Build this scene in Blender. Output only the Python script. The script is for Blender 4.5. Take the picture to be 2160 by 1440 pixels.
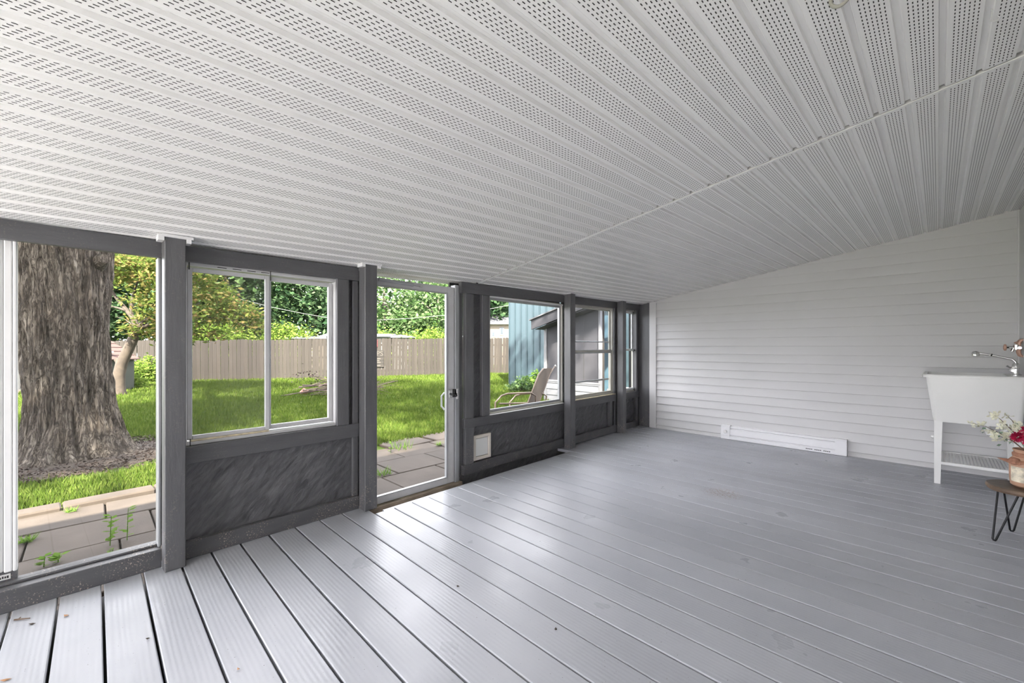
import bpy, bmesh, math, random
import numpy as np
from mathutils import Vector, Matrix, noise as mnoise

for _o in list(bpy.data.objects):
    bpy.data.objects.remove(_o)
SC = bpy.context.scene
COL = SC.collection
R = math.radians

# ------------------------------------------------------------------ camera
F, CY, TH = 888.87, 731.32, 0.7911          # focal length and principal row in pixels of the 2160x1440 frame, yaw
CAMX, CAMH = 2.861, 1.158
cam = bpy.data.cameras.new('camera'); camo = bpy.data.objects.new('camera', cam); COL.objects.link(camo)
cam.sensor_width = 36.0; cam.lens = F / 2160 * 36.0
cam.shift_y = (CY - 720) / 2160
cam.clip_start = 0.02; cam.clip_end = 400
camo.location = (CAMX, 0, CAMH); camo.rotation_euler = (R(90), 0, TH)
SC.camera = camo

# ------------------------------------------------------------------ world, sun, exposure
W = bpy.data.worlds.new('sky'); SC.world = W; W.use_nodes = True
_n = W.node_tree.nodes; _bg = _n['Background']
_bg.inputs['Color'].default_value = (0.94, 0.93, 1.0, 1); _bg.inputs['Strength'].default_value = 2.5
sun = bpy.data.lights.new('sun', 'SUN'); suno = bpy.data.objects.new('sun', sun); COL.objects.link(suno)
sun.energy = 13.0; sun.angle = R(1.2); sun.color = (1.0, 0.93, 0.80)
SUNDIR = Vector((0.58, -0.44, 0.69)).normalized()     # towards the sun
suno.rotation_euler = SUNDIR.to_track_quat('Z', 'Y').to_euler()
SC.view_settings.view_transform = 'Standard'
SC.view_settings.look = 'None'
SC.view_settings.gamma = 1.0
SC.view_settings.use_curve_mapping = False
SC.view_settings.exposure = 1.9

# ------------------------------------------------------------------ pixel helpers (2160x1440 frame)
def ray(u, v):
    a = (u - 1080) / F; b = (v - CY) / F
    return Vector((a * math.cos(TH) - math.sin(TH), a * math.sin(TH) + math.cos(TH), -b))
CO = Vector((CAMX, 0, CAMH))
def at_z(u, v, z): d = ray(u, v); return CO + d * ((z - CO.z) / d.z)
def at_y(u, v, y): d = ray(u, v); return CO + d * (y / d.y)
def at_x(u, v, x): d = ray(u, v); return CO + d * ((x - CO.x) / d.x)
def at_dep(u, v, dep): return CO + ray(u, v) * dep
C0, C1, C2 = 1.7197, 0.1615, 0.0154
def ceil_z(x, y): return C0 + C1 * x + C2 * y
def at_ceil(u, v):
    d = ray(u, v); t = (C0 + C1 * CO.x - CO.z) / (d.z - C1 * d.x - C2 * d.y); return CO + d * t
SKEW = math.atan(0.04007)
YF = 5.705      # far wall plane
XR = 3.364      # house wall plane
GZ = -0.20      # ground level outside
YN = -3.4       # near end of the porch
rng = np.random.default_rng(7)
random.seed(7)

# ------------------------------------------------------------------ materials
def new_mat(name):
    m = bpy.data.materials.new(name); m.use_nodes = True
    nt = m.node_tree; b = nt.nodes['Principled BSDF']
    return m, nt, b
def nd(nt, typ, **kw):
    n = nt.nodes.new(typ)
    for k, v in kw.items():
        if k.startswith('i_'):
            key = k[2:].replace('_', ' ')
            n.inputs[key].default_value = v
        else: setattr(n, k, v)
    return n
def coords(nt, scale=(1, 1, 1), rot=(0, 0, 0), kind='Object'):
    tc = nd(nt, 'ShaderNodeTexCoord'); mp = nd(nt, 'ShaderNodeMapping')
    mp.inputs['Scale'].default_value = scale; mp.inputs['Rotation'].default_value = rot
    nt.links.new(tc.outputs[kind], mp.inputs['Vector']); return mp.outputs['Vector']
def coords_rot(nt, scale, rot):      # rotate first, then stretch
    tc = nd(nt, 'ShaderNodeTexCoord'); mp = nd(nt, 'ShaderNodeMapping', vector_type='TEXTURE')
    mp.inputs['Scale'].default_value = tuple(1 / c for c in scale); mp.inputs['Rotation'].default_value = rot
    nt.links.new(tc.outputs['Object'], mp.inputs['Vector']); return mp.outputs['Vector']
def ramp(nt, fac, stops):
    r = nd(nt, 'ShaderNodeValToRGB'); e = r.color_ramp.elements
    while len(e) < len(stops): e.new(0.5)
    for i, (p, c) in enumerate(stops):
        e[i].position = p; e[i].color = (*c, 1)
    nt.links.new(fac, r.inputs['Fac']); return r.outputs['Color']
def mixc(nt, fac, a, b, mode='MIX'):
    m = nd(nt, 'ShaderNodeMix', data_type='RGBA', blend_type=mode)
    if isinstance(fac, (int, float)): m.inputs[0].default_value = fac
    else: nt.links.new(fac, m.inputs[0])
    for s, i in ((a, 6), (b, 7)):
        if isinstance(s, tuple): m.inputs[i].default_value = (*s, 1)
        else: nt.links.new(s, m.inputs[i])
    return m.outputs[2]
def noise(nt, vec, scale, detail=3, rough=.55, dist=0):
    n = nd(nt, 'ShaderNodeTexNoise'); n.inputs['Scale'].default_value = scale
    n.inputs['Detail'].default_value = detail; n.inputs['Roughness'].default_value = rough
    n.inputs['Distortion'].default_value = dist
    nt.links.new(vec, n.inputs['Vector']); return n.outputs['Fac']
def bump(nt, b, h, strength, dist=0.01, prev=None):
    n = nd(nt, 'ShaderNodeBump'); n.inputs['Strength'].default_value = strength; n.inputs['Distance'].default_value = dist
    nt.links.new(h, n.inputs['Height'])
    if prev is not None: nt.links.new(prev, n.inputs['Normal'])
    nt.links.new(n.outputs['Normal'], b.inputs['Normal']); return n.outputs['Normal']
def simple(name, col, rough=.5, metal=0., var=.06, vscale=6., bmp=0., bscale=60., stretch=(1, 1, 1), spec=None):
    m, nt, b = new_mat(name)
    v = coords(nt, stretch)
    f = noise(nt, v, vscale)
    lo = tuple(max(0, c * (1 - var)) for c in col); hi = tuple(min(1, c * (1 + var)) for c in col)
    nt.links.new(ramp(nt, f, [(.3, lo), (.7, hi)]), b.inputs['Base Color'])
    b.inputs['Roughness'].default_value = rough; b.inputs['Metallic'].default_value = metal
    if spec is not None: b.inputs['Specular IOR Level'].default_value = spec
    if bmp: bump(nt, b, noise(nt, v, bscale, 4), bmp, .004)
    return m
M = {}
def mk():
    # dark grey gloss paint on rough lumber, chipped towards the floor
    def paint(name, col, stretch, chips):
        m, nt, b = new_mat(name)
        v = coords(nt, stretch)
        v1 = coords(nt)
        base = ramp(nt, noise(nt, v, 3, 5), [(.3, tuple(c * .85 for c in col)), (.7, tuple(c * 1.15 for c in col))])
        ch = ramp(nt, noise(nt, v1, 130, 3, .6), [(chips, (0, 0, 0)), (chips + .015, (1, 1, 1))])
        if chips < .9:
            geo = nd(nt, 'ShaderNodeNewGeometry'); sp = nd(nt, 'ShaderNodeSeparateXYZ')
            nt.links.new(geo.outputs['Position'], sp.inputs[0])
            mr = nd(nt, 'ShaderNodeMapRange'); mr.inputs[1].default_value = .0; mr.inputs[2].default_value = .35
            mr.inputs[3].default_value = 1; mr.inputs[4].default_value = .12
            nt.links.new(sp.outputs['Z'], mr.inputs[0])
            big = ramp(nt, noise(nt, v1, 9, 2), [(.45, (0, 0, 0)), (.62, (1, 1, 1))])
            mul = nd(nt, 'ShaderNodeMath', operation='MULTIPLY'); nt.links.new(ch, mul.inputs[0]); nt.links.new(mr.outputs[0], mul.inputs[1])
            mul2 = nd(nt, 'ShaderNodeMath', operation='MULTIPLY'); nt.links.new(mul.outputs[0], mul2.inputs[0]); nt.links.new(big, mul2.inputs[1])
            base = mixc(nt, mul2.outputs[0], base, (.52, .43, .36))
        nt.links.new(base, b.inputs['Base Color'])
        b.inputs['Roughness'].default_value = .38
        p = bump(nt, b, noise(nt, v, 16, 5, .6), .35, .004)
        return m
    pc = (.118, .118, .124)
    M['paint_v'] = paint('grey_paint_upright', pc, (6, 6, .8), .60)
    M['paint_h'] = paint('grey_paint_rail', (.098, .098, .104), (6, .8, 6), .60)
    M['gap_dark'] = simple('header_gap_dark', (.045, .045, .048), .5, bmp=.2)
    # strand board, painted: every flake lies at its own small tilt
    m, nt, b = new_mat('painted_strand_board')
    geo = nd(nt, 'ShaderNodeNewGeometry')
    acc = geo.outputs['Normal']
    for k, (rt, sc, amt) in enumerate(((48, (30, 11, 46), .40), (20, (30, 12, 50), .26), (80, (30, 14, 44), .26))):
        v = coords_rot(nt, sc, (R(rt), 0, 0))
        wn = nd(nt, 'ShaderNodeTexNoise'); wn.inputs['Scale'].default_value = .35; nt.links.new(v, wn.inputs['Vector'])
        mxv = nd(nt, 'ShaderNodeVectorMath', operation='MULTIPLY_ADD'); mxv.inputs[1].default_value = (2.2, 2.2, 2.2)
        nt.links.new(wn.outputs['Color'], mxv.inputs[0]); nt.links.new(v, mxv.inputs[2])
        vo = nd(nt, 'ShaderNodeTexVoronoi'); vo.inputs['Scale'].default_value = 1.0; nt.links.new(mxv.outputs[0], vo.inputs['Vector'])
        su = nd(nt, 'ShaderNodeVectorMath', operation='SUBTRACT'); su.inputs[1].default_value = (.5, .5, .5); nt.links.new(vo.outputs['Color'], su.inputs[0])
        ma = nd(nt, 'ShaderNodeVectorMath', operation='MULTIPLY_ADD'); ma.inputs[1].default_value = (amt, amt, amt)
        nt.links.new(su.outputs[0], ma.inputs[0]); nt.links.new(acc, ma.inputs[2]); acc = ma.outputs[0]
    nz = nd(nt, 'ShaderNodeVectorMath', operation='NORMALIZE'); nt.links.new(acc, nz.inputs[0])
    nt.links.new(ramp(nt, noise(nt, coords_rot(nt, (30, 9, 40), (R(48), 0, 0)), 1.3, 4), [(.3, (.082, .082, .088)), (.7, (.130, .130, .137))]), b.inputs['Base Color'])
    b.inputs['Roughness'].default_value = .33
    bump(nt, b, noise(nt, coords_rot(nt, (1, 9, 70), (R(50), 0, 0)), 2.2, 4, .65), .7, .006, nz.outputs[0])
    M['osb'] = m
    # deck paint
    m, nt, b = new_mat('grey_deck_paint')
    oi = nd(nt, 'ShaderNodeObjectInfo')
    tc = nd(nt, 'ShaderNodeTexCoord'); mp = nd(nt, 'ShaderNodeMapping'); mp.inputs['Scale'].default_value = (1.4, 16, 1)
    nt.links.new(tc.outputs['Object'], mp.inputs['Vector'])
    cmb = nd(nt, 'ShaderNodeCombineXYZ'); ml = nd(nt, 'ShaderNodeMath', operation='MULTIPLY'); ml.inputs[1].default_value = 37
    nt.links.new(oi.outputs['Random'], ml.inputs[0]); nt.links.new(ml.outputs[0], cmb.inputs['Z'])
    nt.links.new(cmb.outputs[0], mp.inputs['Location'])
    v = mp.outputs['Vector']
    geo = nd(nt, 'ShaderNodeNewGeometry')
    wide = noise(nt, geo.outputs['Position'], 1.3, 4)
    col = ramp(nt, wide, [(.25, (.375, .387, .418)), (.75, (.440, .450, .480))])
    tint = ramp(nt, oi.outputs['Random'], [(0, (.94, .94, .94)), (1, (1.05, 1.05, 1.05))])
    col = mixc(nt, 1.0, col, tint, 'MULTIPLY')
    speck = ramp(nt, noise(nt, geo.outputs['Position'], 120, 2, .5), [(.735, (0, 0, 0)), (.755, (1, 1, 1))])
    col = mixc(nt, speck, col, (.10, .08, .065))
    # scuffed bare patch out on the boards
    dist = nd(nt, 'ShaderNodeVectorMath', operation='DISTANCE'); dist.inputs[1].default_value = (1.66, 3.53, 0)
    nt.links.new(geo.outputs['Position'], dist.inputs[0])
    dm = ramp(nt, dist.outputs['Value'], [(.05, (1, 1, 1)), (.17, (0, 0, 0))])
    sn = ramp(nt, noise(nt, geo.outputs['Position'], 60, 3, .7), [(.5, (0, 0, 0)), (.56, (1, 1, 1))])
    mm = nd(nt, 'ShaderNodeMath', operation='MULTIPLY'); nt.links.new(dm, mm.inputs[0]); nt.links.new(sn, mm.inputs[1])
    col = mixc(nt, mm.outputs[0], col, (.28, .22, .19))
    nt.links.new(col, b.inputs['Base Color'])
    wv = nd(nt, 'ShaderNodeTexWave', wave_type='BANDS', bands_direction='Y'); wv.inputs['Scale'].default_value = 1.1
    wv.inputs['Distortion'].default_value = 4.5; wv.inputs['Detail'].default_value = 3; wv.inputs['Detail Scale'].default_value = .9
    nt.links.new(v, wv.inputs['Vector'])
    rg = ramp(nt, noise(nt, geo.outputs['Position'], 3.5, 4), [(.3, (.26, .26, .26)), (.7, (.44, .44, .44))])
    nt.links.new(rg, b.inputs['Roughness']); b.inputs['Specular IOR Level'].default_value = .32
    p = bump(nt, b, wv.outputs['Fac'], .10, .003)
    bump(nt, b, noise(nt, geo.outputs['Position'], 60, 3), .12, .003, p)
    M['deck'] = m
    M['siding'] = simple('light_grey_vinyl', (.63, .625, .625), .42, var=.02, vscale=2, bmp=.03, bscale=30)
    M['soffit'] = simple('white_vinyl_soffit', (.90, .90, .888), .42, var=.02, vscale=2)
    # near-black colours standing in for shade in soffit holes and dark voids
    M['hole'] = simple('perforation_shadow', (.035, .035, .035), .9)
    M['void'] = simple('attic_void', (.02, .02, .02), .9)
    M['white'] = simple('white_vinyl', (.80, .80, .80), .35, var=.02)
    M['alum'] = simple('white_aluminium', (.58, .58, .585), .32, metal=.0, var=.04, vscale=14)
    M['greyalum'] = simple('grey_aluminium', (.40, .41, .42), .35, metal=.3, var=.04)
    M['beige'] = simple('beige_frame', (.46, .45, .40), .4, var=.04)
    M['beigedirt'] = simple('yellowed_caulk', (.62, .54, .38), .6, var=.25, vscale=30)
    M['plastic'] = simple('white_plastic', (.86, .86, .84), .3, var=.01)
    M['heater'] = simple('white_enamel', (.88, .88, .89), .28, var=.01)
    M['chrome'] = simple('chrome', (.75, .75, .74), .12, metal=1., var=.02)
    M['blackmetal'] = simple('black_wire', (.02, .02, .022), .4, metal=.6)
    M['rubber'] = simple('black_rubber', (.025, .025, .025), .6)
    M['copper'] = simple('dull_copper', (.55, .34, .26), .45, metal=.35, var=.1)
    M['walnut'] = simple('walnut_slab', (.085, .058, .040), .45, var=.45, vscale=5, stretch=(2, 14, 2), bmp=.2)
    M['bark_edge'] = simple('slab_edge', (.15, .10, .066), .6, var=.4, vscale=14, bmp=.3)
    M['terracotta'] = simple('terracotta', (.52, .31, .21), .7, var=.12, vscale=12, bmp=.1)
    M['label'] = simple('printed_label', (.62, .56, .44), .6, var=.5, vscale=26)
    M['burlap'] = simple('rust_fabric', (.40, .20, .13), .9, var=.2, vscale=40, bmp=.4, bscale=200)
    M['petal_w'] = simple('white_petal', (.80, .79, .62), .6, var=.1)
    M['petal_r'] = simple('crimson_petal', (.55, .02, .09), .5, var=.3)
    M['twig'] = simple('brown_twig', (.16, .11, .075), .8, var=.3)
    M['leafg'] = simple('dusty_leaf', (.25, .36, .26), .6, var=.2)
    M['petflap'] = simple('cream_plastic', (.78, .72, .64), .4, var=.03)
    M['wood_raw'] = simple('weathered_sill', (.30, .245, .185), .8, var=.35, vscale=9, stretch=(3, 1, 3), bmp=.5)
    M['hookgrey'] = simple('painted_hook', (.32, .32, .28), .5)
    M['dirt'] = simple('bare_earth', (.045, .034, .025), .95, var=.4, vscale=8, bmp=.6)
    M['sticker'] = simple('paper_sticker', (.82, .82, .80), .5)
    M['ink'] = simple('black_ink', (.03, .03, .03), .6)
    M['deadleaf'] = simple('dry_leaf', (.33, .17, .07), .7, var=.3)
    # glass: a thin sheet
    def glass(name, tint, refl, haze):
        m, nt, b = new_mat(name); nt.nodes.remove(b)
        out = [n for n in nt.nodes if n.type == 'OUTPUT_MATERIAL'][0]
        t = nd(nt, 'ShaderNodeBsdfTransparent'); t.inputs[0].default_value = (*tint, 1)
        g = nd(nt, 'ShaderNodeBsdfGlossy'); g.inputs['Roughness'].default_value = .02
        lw = nd(nt, 'ShaderNodeLayerWeight'); lw.inputs[0].default_value = .5      # Schlick reflectance of a thin sheet, same from both sides
        pw = nd(nt, 'ShaderNodeMath', operation='POWER'); pw.inputs[1].default_value = 5; nt.links.new(lw.outputs['Facing'], pw.inputs[0])
        fr = nd(nt, 'ShaderNodeMath', operation='MULTIPLY_ADD'); fr.inputs[1].default_value = .8 * refl; fr.inputs[2].default_value = .025 * refl; nt.links.new(pw.outputs[0], fr.inputs[0])
        mx = nd(nt, 'ShaderNodeMixShader'); nt.links.new(fr.outputs[0], mx.inputs[0]); nt.links.new(t.outputs[0], mx.inputs[1]); nt.links.new(g.outputs[0], mx.inputs[2])
        last = mx
        if haze:
            d = nd(nt, 'ShaderNodeBsdfDiffuse'); d.inputs[0].default_value = (.5, .5, .52, 1)
            m2 = nd(nt, 'ShaderNodeMixShader'); m2.inputs[0].default_value = haze
            nt.links.new(mx.outputs[0], m2.inputs[1]); nt.links.new(d.outputs[0], m2.inputs[2]); last = m2
        nt.links.new(last.outputs[0], out.inputs[0]); return m
    M['glass'] = glass('window_glass', (.985, .99, .985), .6, 0)
    M['glass_old'] = glass('dusty_glass', (.94, .95, .96), 1.6, .04)
    M['screen'] = glass('insect_screen', (.86, .86, .86), .1, .05)
    # outdoors
    def leaf(name, c0, c1, c2, tr=.45):
        m, nt, b = new_mat(name); nt.nodes.remove(b)
        out = [n for n in nt.nodes if n.type == 'OUTPUT_MATERIAL'][0]
        geo = nd(nt, 'ShaderNodeNewGeometry')
        c = ramp(nt, geo.outputs['Random Per Island'], [(0, c0), (.55, c1), (1, c2)])
        d = nd(nt, 'ShaderNodeBsdfDiffuse'); t = nd(nt, 'ShaderNodeBsdfTranslucent'); nt.links.new(c, d.inputs[0]); nt.links.new(c, t.inputs[0])
        mx = nd(nt, 'ShaderNodeMixShader'); mx.inputs[0].default_value = tr
        nt.links.new(d.outputs[0], mx.inputs[1]); nt.links.new(t.outputs[0], mx.inputs[2]); nt.links.new(mx.outputs[0], out.inputs[0]); return m
    M['leaf_mid'] = leaf('leaves_mid', (.035, .075, .022), (.085, .145, .055), (.20, .27, .13))
    M['leaf_dark'] = leaf('leaves_dark', (.018, .042, .020), (.045, .085, .038), (.105, .165, .080))
    M['leaf_lime'] = leaf('leaves_lime', (.055, .100, .018), (.115, .175, .030), (.20, .265, .06))
    M['leaf_dog'] = leaf('leaves_reddish', (.060, .095, .022), (.125, .165, .036), (.25, .175, .075))
    M['grass'] = leaf('grass_blades', (.040, .068, .011), (.064, .098, .017), (.108, .136, .034), .3)
    M['weed'] = leaf('weed_leaves', (.075, .150, .025), (.12, .21, .04), (.19, .28, .07))
    m, nt, b = new_mat('lawn')
    geo = nd(nt, 'ShaderNodeNewGeometry'); pos = geo.outputs['Position']
    c = ramp(nt, noise(nt, pos, .7, 5, .65), [(.28, (.042, .069, .0125)), (.5, (.062, .094, .0175)), (.75, (.088, .114, .028))])
    c2 = ramp(nt, noise(nt, pos, 16, 4, .7), [(.3, (.70, .74, .68)), (.7, (1.2, 1.2, 1.2))])
    nt.links.new(mixc(nt, 1., c, c2, 'MULTIPLY'), b.inputs['Base Color']); b.inputs['Roughness'].default_value = .95
    b.inputs['Specular IOR Level'].default_value = .1
    bump(nt, b, noise(nt, pos, 24, 4, .7), .8, .05)
    M['lawn'] = m
    m, nt, b = new_mat('patio_slab')
    oi = nd(nt, 'ShaderNodeObjectInfo'); geo = nd(nt, 'ShaderNodeNewGeometry'); pos = geo.outputs['Position']
    c = ramp(nt, noise(nt, pos, 3.2, 6, .65), [(.25, (.031, .0228, .0168)), (.5, (.047, .0355, .0272)), (.78, (.066, .0525, .0425))])
    tt = ramp(nt, oi.outputs['Random'], [(0, (.86, .84, .82)), (1, (1.1, 1.08, 1.06))])
    nt.links.new(mixc(nt, 1., c, tt, 'MULTIPLY'), b.inputs['Base Color']); b.inputs['Roughness'].default_value = .85
    bump(nt, b, noise(nt, pos, 45, 5, .7), .4, .006)
    M['slab'] = m
    # bark
    m, nt, b = new_mat('furrowed_bark')
    v = coords(nt, (14, 14, 2.6)); v2 = coords(nt)
    n1 = noise(nt, v, 1.7, 8, .70, .9)
    def ridge(vec, sc, dist):
        r_ = noise(nt, vec, sc, 5, .55, dist)
        su = nd(nt, 'ShaderNodeMath', operation='SUBTRACT'); su.inputs[1].default_value = .5; nt.links.new(r_, su.inputs[0])
        ab = nd(nt, 'ShaderNodeMath', operation='ABSOLUTE'); nt.links.new(su.outputs[0], ab.inputs[0]); return ab.outputs[0]
    ra = ridge(coords(nt, (10, 10, 1.7)), 1.0, .8); rb = ridge(coords(nt, (22, 22, 4.5)), 1.0, .6)
    mn = nd(nt, 'ShaderNodeMath', operation='MINIMUM'); nt.links.new(ra, mn.inputs[0]); nt.links.new(rb, mn.inputs[1])
    c = ramp(nt, n1, [(.30, (.100, .080, .063)), (.5, (.180, .151, .124)), (.75, (.275, .247, .214))])
    crk = ramp(nt, mn.outputs[0], [(.0, (.16, .14, .125)), (.022, (.5, .47, .45)), (.065, (1, 1, 1))])
    c = mixc(nt, 1., c, crk, 'MULTIPLY')
    c2 = ramp(nt, noise(nt, v2, 2.4, 3), [(.35, (.86, .83, .80)), (.7, (1.12, 1.14, 1.14))])
    nt.links.new(mixc(nt, 1., c, c2, 'MULTIPLY'), b.inputs['Base Color']); b.inputs['Roughness'].default_value = .95
    hh = ramp(nt, mn.outputs[0], [(.0, (0, 0, 0)), (.09, (1, 1, 1))])
    p = bump(nt, b, hh, 1., .05)
    bump(nt, b, n1, .8, .05, p)
    M['bark'] = m
    M['bark_s'] = simple('smooth_bark', (.048, .036, .027), .9, var=.35, vscale=10, bmp=.6, bscale=30)
    M['bark_far'] = simple('far_bark', (.085, .07, .058), .9, var=.3, vscale=3)
    m, nt, b = new_mat('weathered_picket')
    oi = nd(nt, 'ShaderNodeObjectInfo'); v = coords(nt, (14, 14, 1.2))
    c = ramp(nt, noise(nt, v, 1.5, 5, .6), [(.25, (.0145, .0112, .0086)), (.55, (.0245, .0198, .0162)), (.8, (.037, .0312, .026))])
    tt = ramp(nt, oi.outputs['Random'], [(0, (.74, .72, .70)), (.5, (.95, .95, .95)), (1, (1.14, 1.13, 1.12))])
    c = mixc(nt, 1., c, tt, 'MULTIPLY')
    kn = ramp(nt, noise(nt, coords(nt), 5.5, 1, .4), [(.70, (0, 0, 0)), (.75, (1, 1, 1))])
    c = mixc(nt, kn, c, (.024, .018, .014))
    nt.links.new(c, b.inputs['Base Color']); b.inputs['Roughness'].default_value = .9
    M['picket'] = m
    M['concrete'] = simple('pale_concrete', (.66, .64, .61), .9, var=.08, vscale=3)
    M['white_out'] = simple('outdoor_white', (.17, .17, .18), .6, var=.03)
    M['blue'] = simple('blue_steel', (.038, .062, .076), .45, var=.08, vscale=1.5, stretch=(1, 1, .3))
    M['bluedark'] = simple('blue_steel_rib', (.03, .050, .062), .45)
    M['charcoal_wall'] = simple('charcoal_board', (.032, .031, .037), .7, var=.12, vscale=3)
    M['cream'] = simple('cream_siding', (.22, .18, .148), .7, var=.04)
    M['roofgrey'] = simple('grey_shingle', (.09, .09, .10), .9, var=.2, vscale=9)
    M['roofpale'] = simple('pale_roof', (.27, .265, .285), .8, var=.1)
    M['roofred'] = simple('red_shingle', (.062, .031, .025), .9, var=.25, vscale=12)
    M['roofpink'] = simple('pink_shingle', (.20, .115, .10), .9, var=.2, vscale=6)
    M['shedgreen'] = simple('dark_green_board', (.030, .034, .027), .8, var=.15)
    M['shedgrey'] = simple('dark_grey_board', (.040, .041, .040), .8, var=.15)
    M['darkglass'] = simple('dark_window', (.04, .05, .06), .1)
    M['sling'] = simple('brown_sling', (.048, .036, .028), .8, var=.12, vscale=30, bmp=.2, bscale=300)
    M['bronze'] = simple('bronze_tube', (.065, .048, .037), .35, metal=.4)
    M['signwood'] = simple('sign_board', (.014, .011, .009), .8, var=.3)
    M['signtext'] = simple('sign_lettering', (.055, .048, .041), .8)
    M['red'] = simple('red_plaque', (.11, .010, .014), .6)
    M['stick'] = simple('grey_stick', (.075, .055, .045), .9, var=.4)
    M['mulch'] = simple('bark_mulch', (.032, .021, .016), .95, var=.5, vscale=20)
    M['cable'] = simple('pale_cable', (.20, .21, .19), .6)
    M['pinkbag'] = simple('pink_scrap', (.28, .12, .10), .7)
    M['tarp'] = simple('blue_tarp', (.04, .08, .11), .6)
    M['brown'] = simple('brown_board', (.10, .075, .062), .8)
mk()

# ------------------------------------------------------------------ mesh helpers
class MB:
    def __init__(s): s.v = []; s.f = []
    def add(s, vs, fs):
        o = len(s.v); s.v += [tuple(p) for p in vs]; s.f += [tuple(i + o for i in f) for f in fs]; return s
    def box(s, x0, x1, y0, y1, z0, z1):
        return s.hexa([(x0, y0, z0), (x1, y0, z0), (x1, y1, z0), (x0, y1, z0), (x0, y0, z1), (x1, y0, z1), (x1, y1, z1), (x0, y1, z1)])
    def hexa(s, p):
        return s.add(p, [(3, 2, 1, 0), (4, 5, 6, 7), (0, 1, 5, 4), (1, 2, 6, 5), (2, 3, 7, 6), (3, 0, 4, 7)])
    def sbox(s, n0, n1, d0, d1, za, zb):      # box whose bottom and top run from za to zb along y
        return s.hexa([(n0, d0, za[0]), (n1, d0, za[0]), (n1, d1, zb[0]), (n0, d1, zb[0]), (n0, d0, za[1]), (n1, d0, za[1]), (n1, d1, zb[1]), (n0, d1, zb[1])])
    def cbox(s, x0, x1, y0, y1, z0, z1, c=.003):   # box with chamfered edges
        vs = []; idx = {}
        X = (x0, x1); Y = (y0, y1); Z = (z0, z1)
        for i in (0, 1):
            for j in (0, 1):
                for k in (0, 1):
                    sx, sy, sz = (1 - 2 * i) * c, (1 - 2 * j) * c, (1 - 2 * k) * c
                    for a, q in enumerate(((0, sy, sz), (sx, 0, sz), (sx, sy, 0))):
                        idx[(i, j, k, a)] = len(vs); vs.append((X[i] + q[0], Y[j] + q[1], Z[k] + q[2]))
        g = lambda *t: idx[t]
        fs = []
        for i in (0, 1):
            q = [g(i, 0, 0, 0), g(i, 1, 0, 0), g(i, 1, 1, 0), g(i, 0, 1, 0)]; fs.append(q if i else q[::-1])
            q = [g(0, i, 0, 1), g(0, i, 1, 1), g(1, i, 1, 1), g(1, i, 0, 1)]; fs.append(q if i else q[::-1])
            q = [g(0, 0, i, 2), g(1, 0, i, 2), g(1, 1, i, 2), g(0, 1, i, 2)]; fs.append(q if i else q[::-1])
        for i in (0, 1):
            for j in (0, 1):
                fs.append([g(i, j, 0, 0), g(i, j, 1, 0), g(i, j, 1, 1), g(i, j, 0, 1)])
                fs.append([g(i, 0, j, 0), g(i, 1, j, 0), g(i, 1, j, 2), g(i, 0, j, 2)])
                fs.append([g(0, i, j, 1), g(1, i, j, 1), g(1, i, j, 2), g(0, i, j, 2)])
                for k in (0, 1): fs.append([g(i, j, k, 0), g(i, j, k, 1), g(i, j, k, 2)])
        return s.add(vs, fs)
    def prism(s, poly, a, b, axis='x'):       # polygon given in the two other axes
        n = len(poly)
        def mk(t, p): return {'x': (t, p[0], p[1]), 'y': (p[0], t, p[1]), 'z': (p[0], p[1], t)}[axis]
        vs = [mk(a, p) for p in poly] + [mk(b, p) for p in poly]
        fs = [tuple(range(n - 1, -1, -1)), tuple(range(n, 2 * n))] + [(i, (i + 1) % n, n + (i + 1) % n, n + i) for i in range(n)]
        return s.add(vs, fs)
    def tube(s, pts, r, seg=8, caps=True):
        pts = [Vector(p) for p in pts]; n = len(pts)
        rs = r if isinstance(r, (list, tuple)) else [r] * n
        up = None; vs = []
        for i, p in enumerate(pts):
            t = (pts[min(i + 1, n - 1)] - pts[max(i - 1, 0)]).normalized()
            if up is None: up = t.orthogonal().normalized()
            u = (up - t * up.dot(t)); u = u.normalized() if u.length > 1e-6 else t.orthogonal().normalized()
            up = u; w = t.cross(u)
            for k in range(seg):
                a = 2 * math.pi * k / seg; vs.append(p + (u * math.cos(a) + w * math.sin(a)) * rs[i])
        fs = []
        for i in range(n - 1):
            for k in range(seg):
                fs.append((i * seg + k, i * seg + (k + 1) % seg, (i + 1) * seg + (k + 1) % seg, (i + 1) * seg + k))
        if caps: fs += [tuple(range(seg - 1, -1, -1)), tuple((n - 1) * seg + k for k in range(seg))]
        return s.add(vs, fs)
    def lathe(s, prof, c, seg=24):            # profile of (radius, z)
        vs = []; n = len(prof)
        for r, z in prof:
            for k in range(seg):
                a = 2 * math.pi * k / seg; vs.append((c[0] + r * math.cos(a), c[1] + r * math.sin(a), c[2] + z))
        fs = [(i * seg + k, i * seg + (k + 1) % seg, (i + 1) * seg + (k + 1) % seg, (i + 1) * seg + k) for i in range(n - 1) for k in range(seg)]
        fs += [tuple(range(seg - 1, -1, -1)), tuple((n - 1) * seg + k for k in range(seg))]
        return s.add(vs, fs)
    def mesh(s, name, mat, smooth=False):
        me = bpy.data.meshes.new(name); me.from_pydata(s.v, [], s.f); me.update()
        bm = bmesh.new(); bm.from_mesh(me); bmesh.ops.recalc_face_normals(bm, faces=bm.faces); bm.to_mesh(me); bm.free()
        if mat is not None: me.materials.append(mat)
        if smooth:
            me.polygons.foreach_set('use_smooth', [True] * len(me.polygons))
            me.set_sharp_from_angle(angle=R(40))
        return me
    def build(s, name, mat, parent=None, smooth=False, loc=None):
        return link(name, s.mesh(name, mat, smooth), parent, loc)
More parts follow.
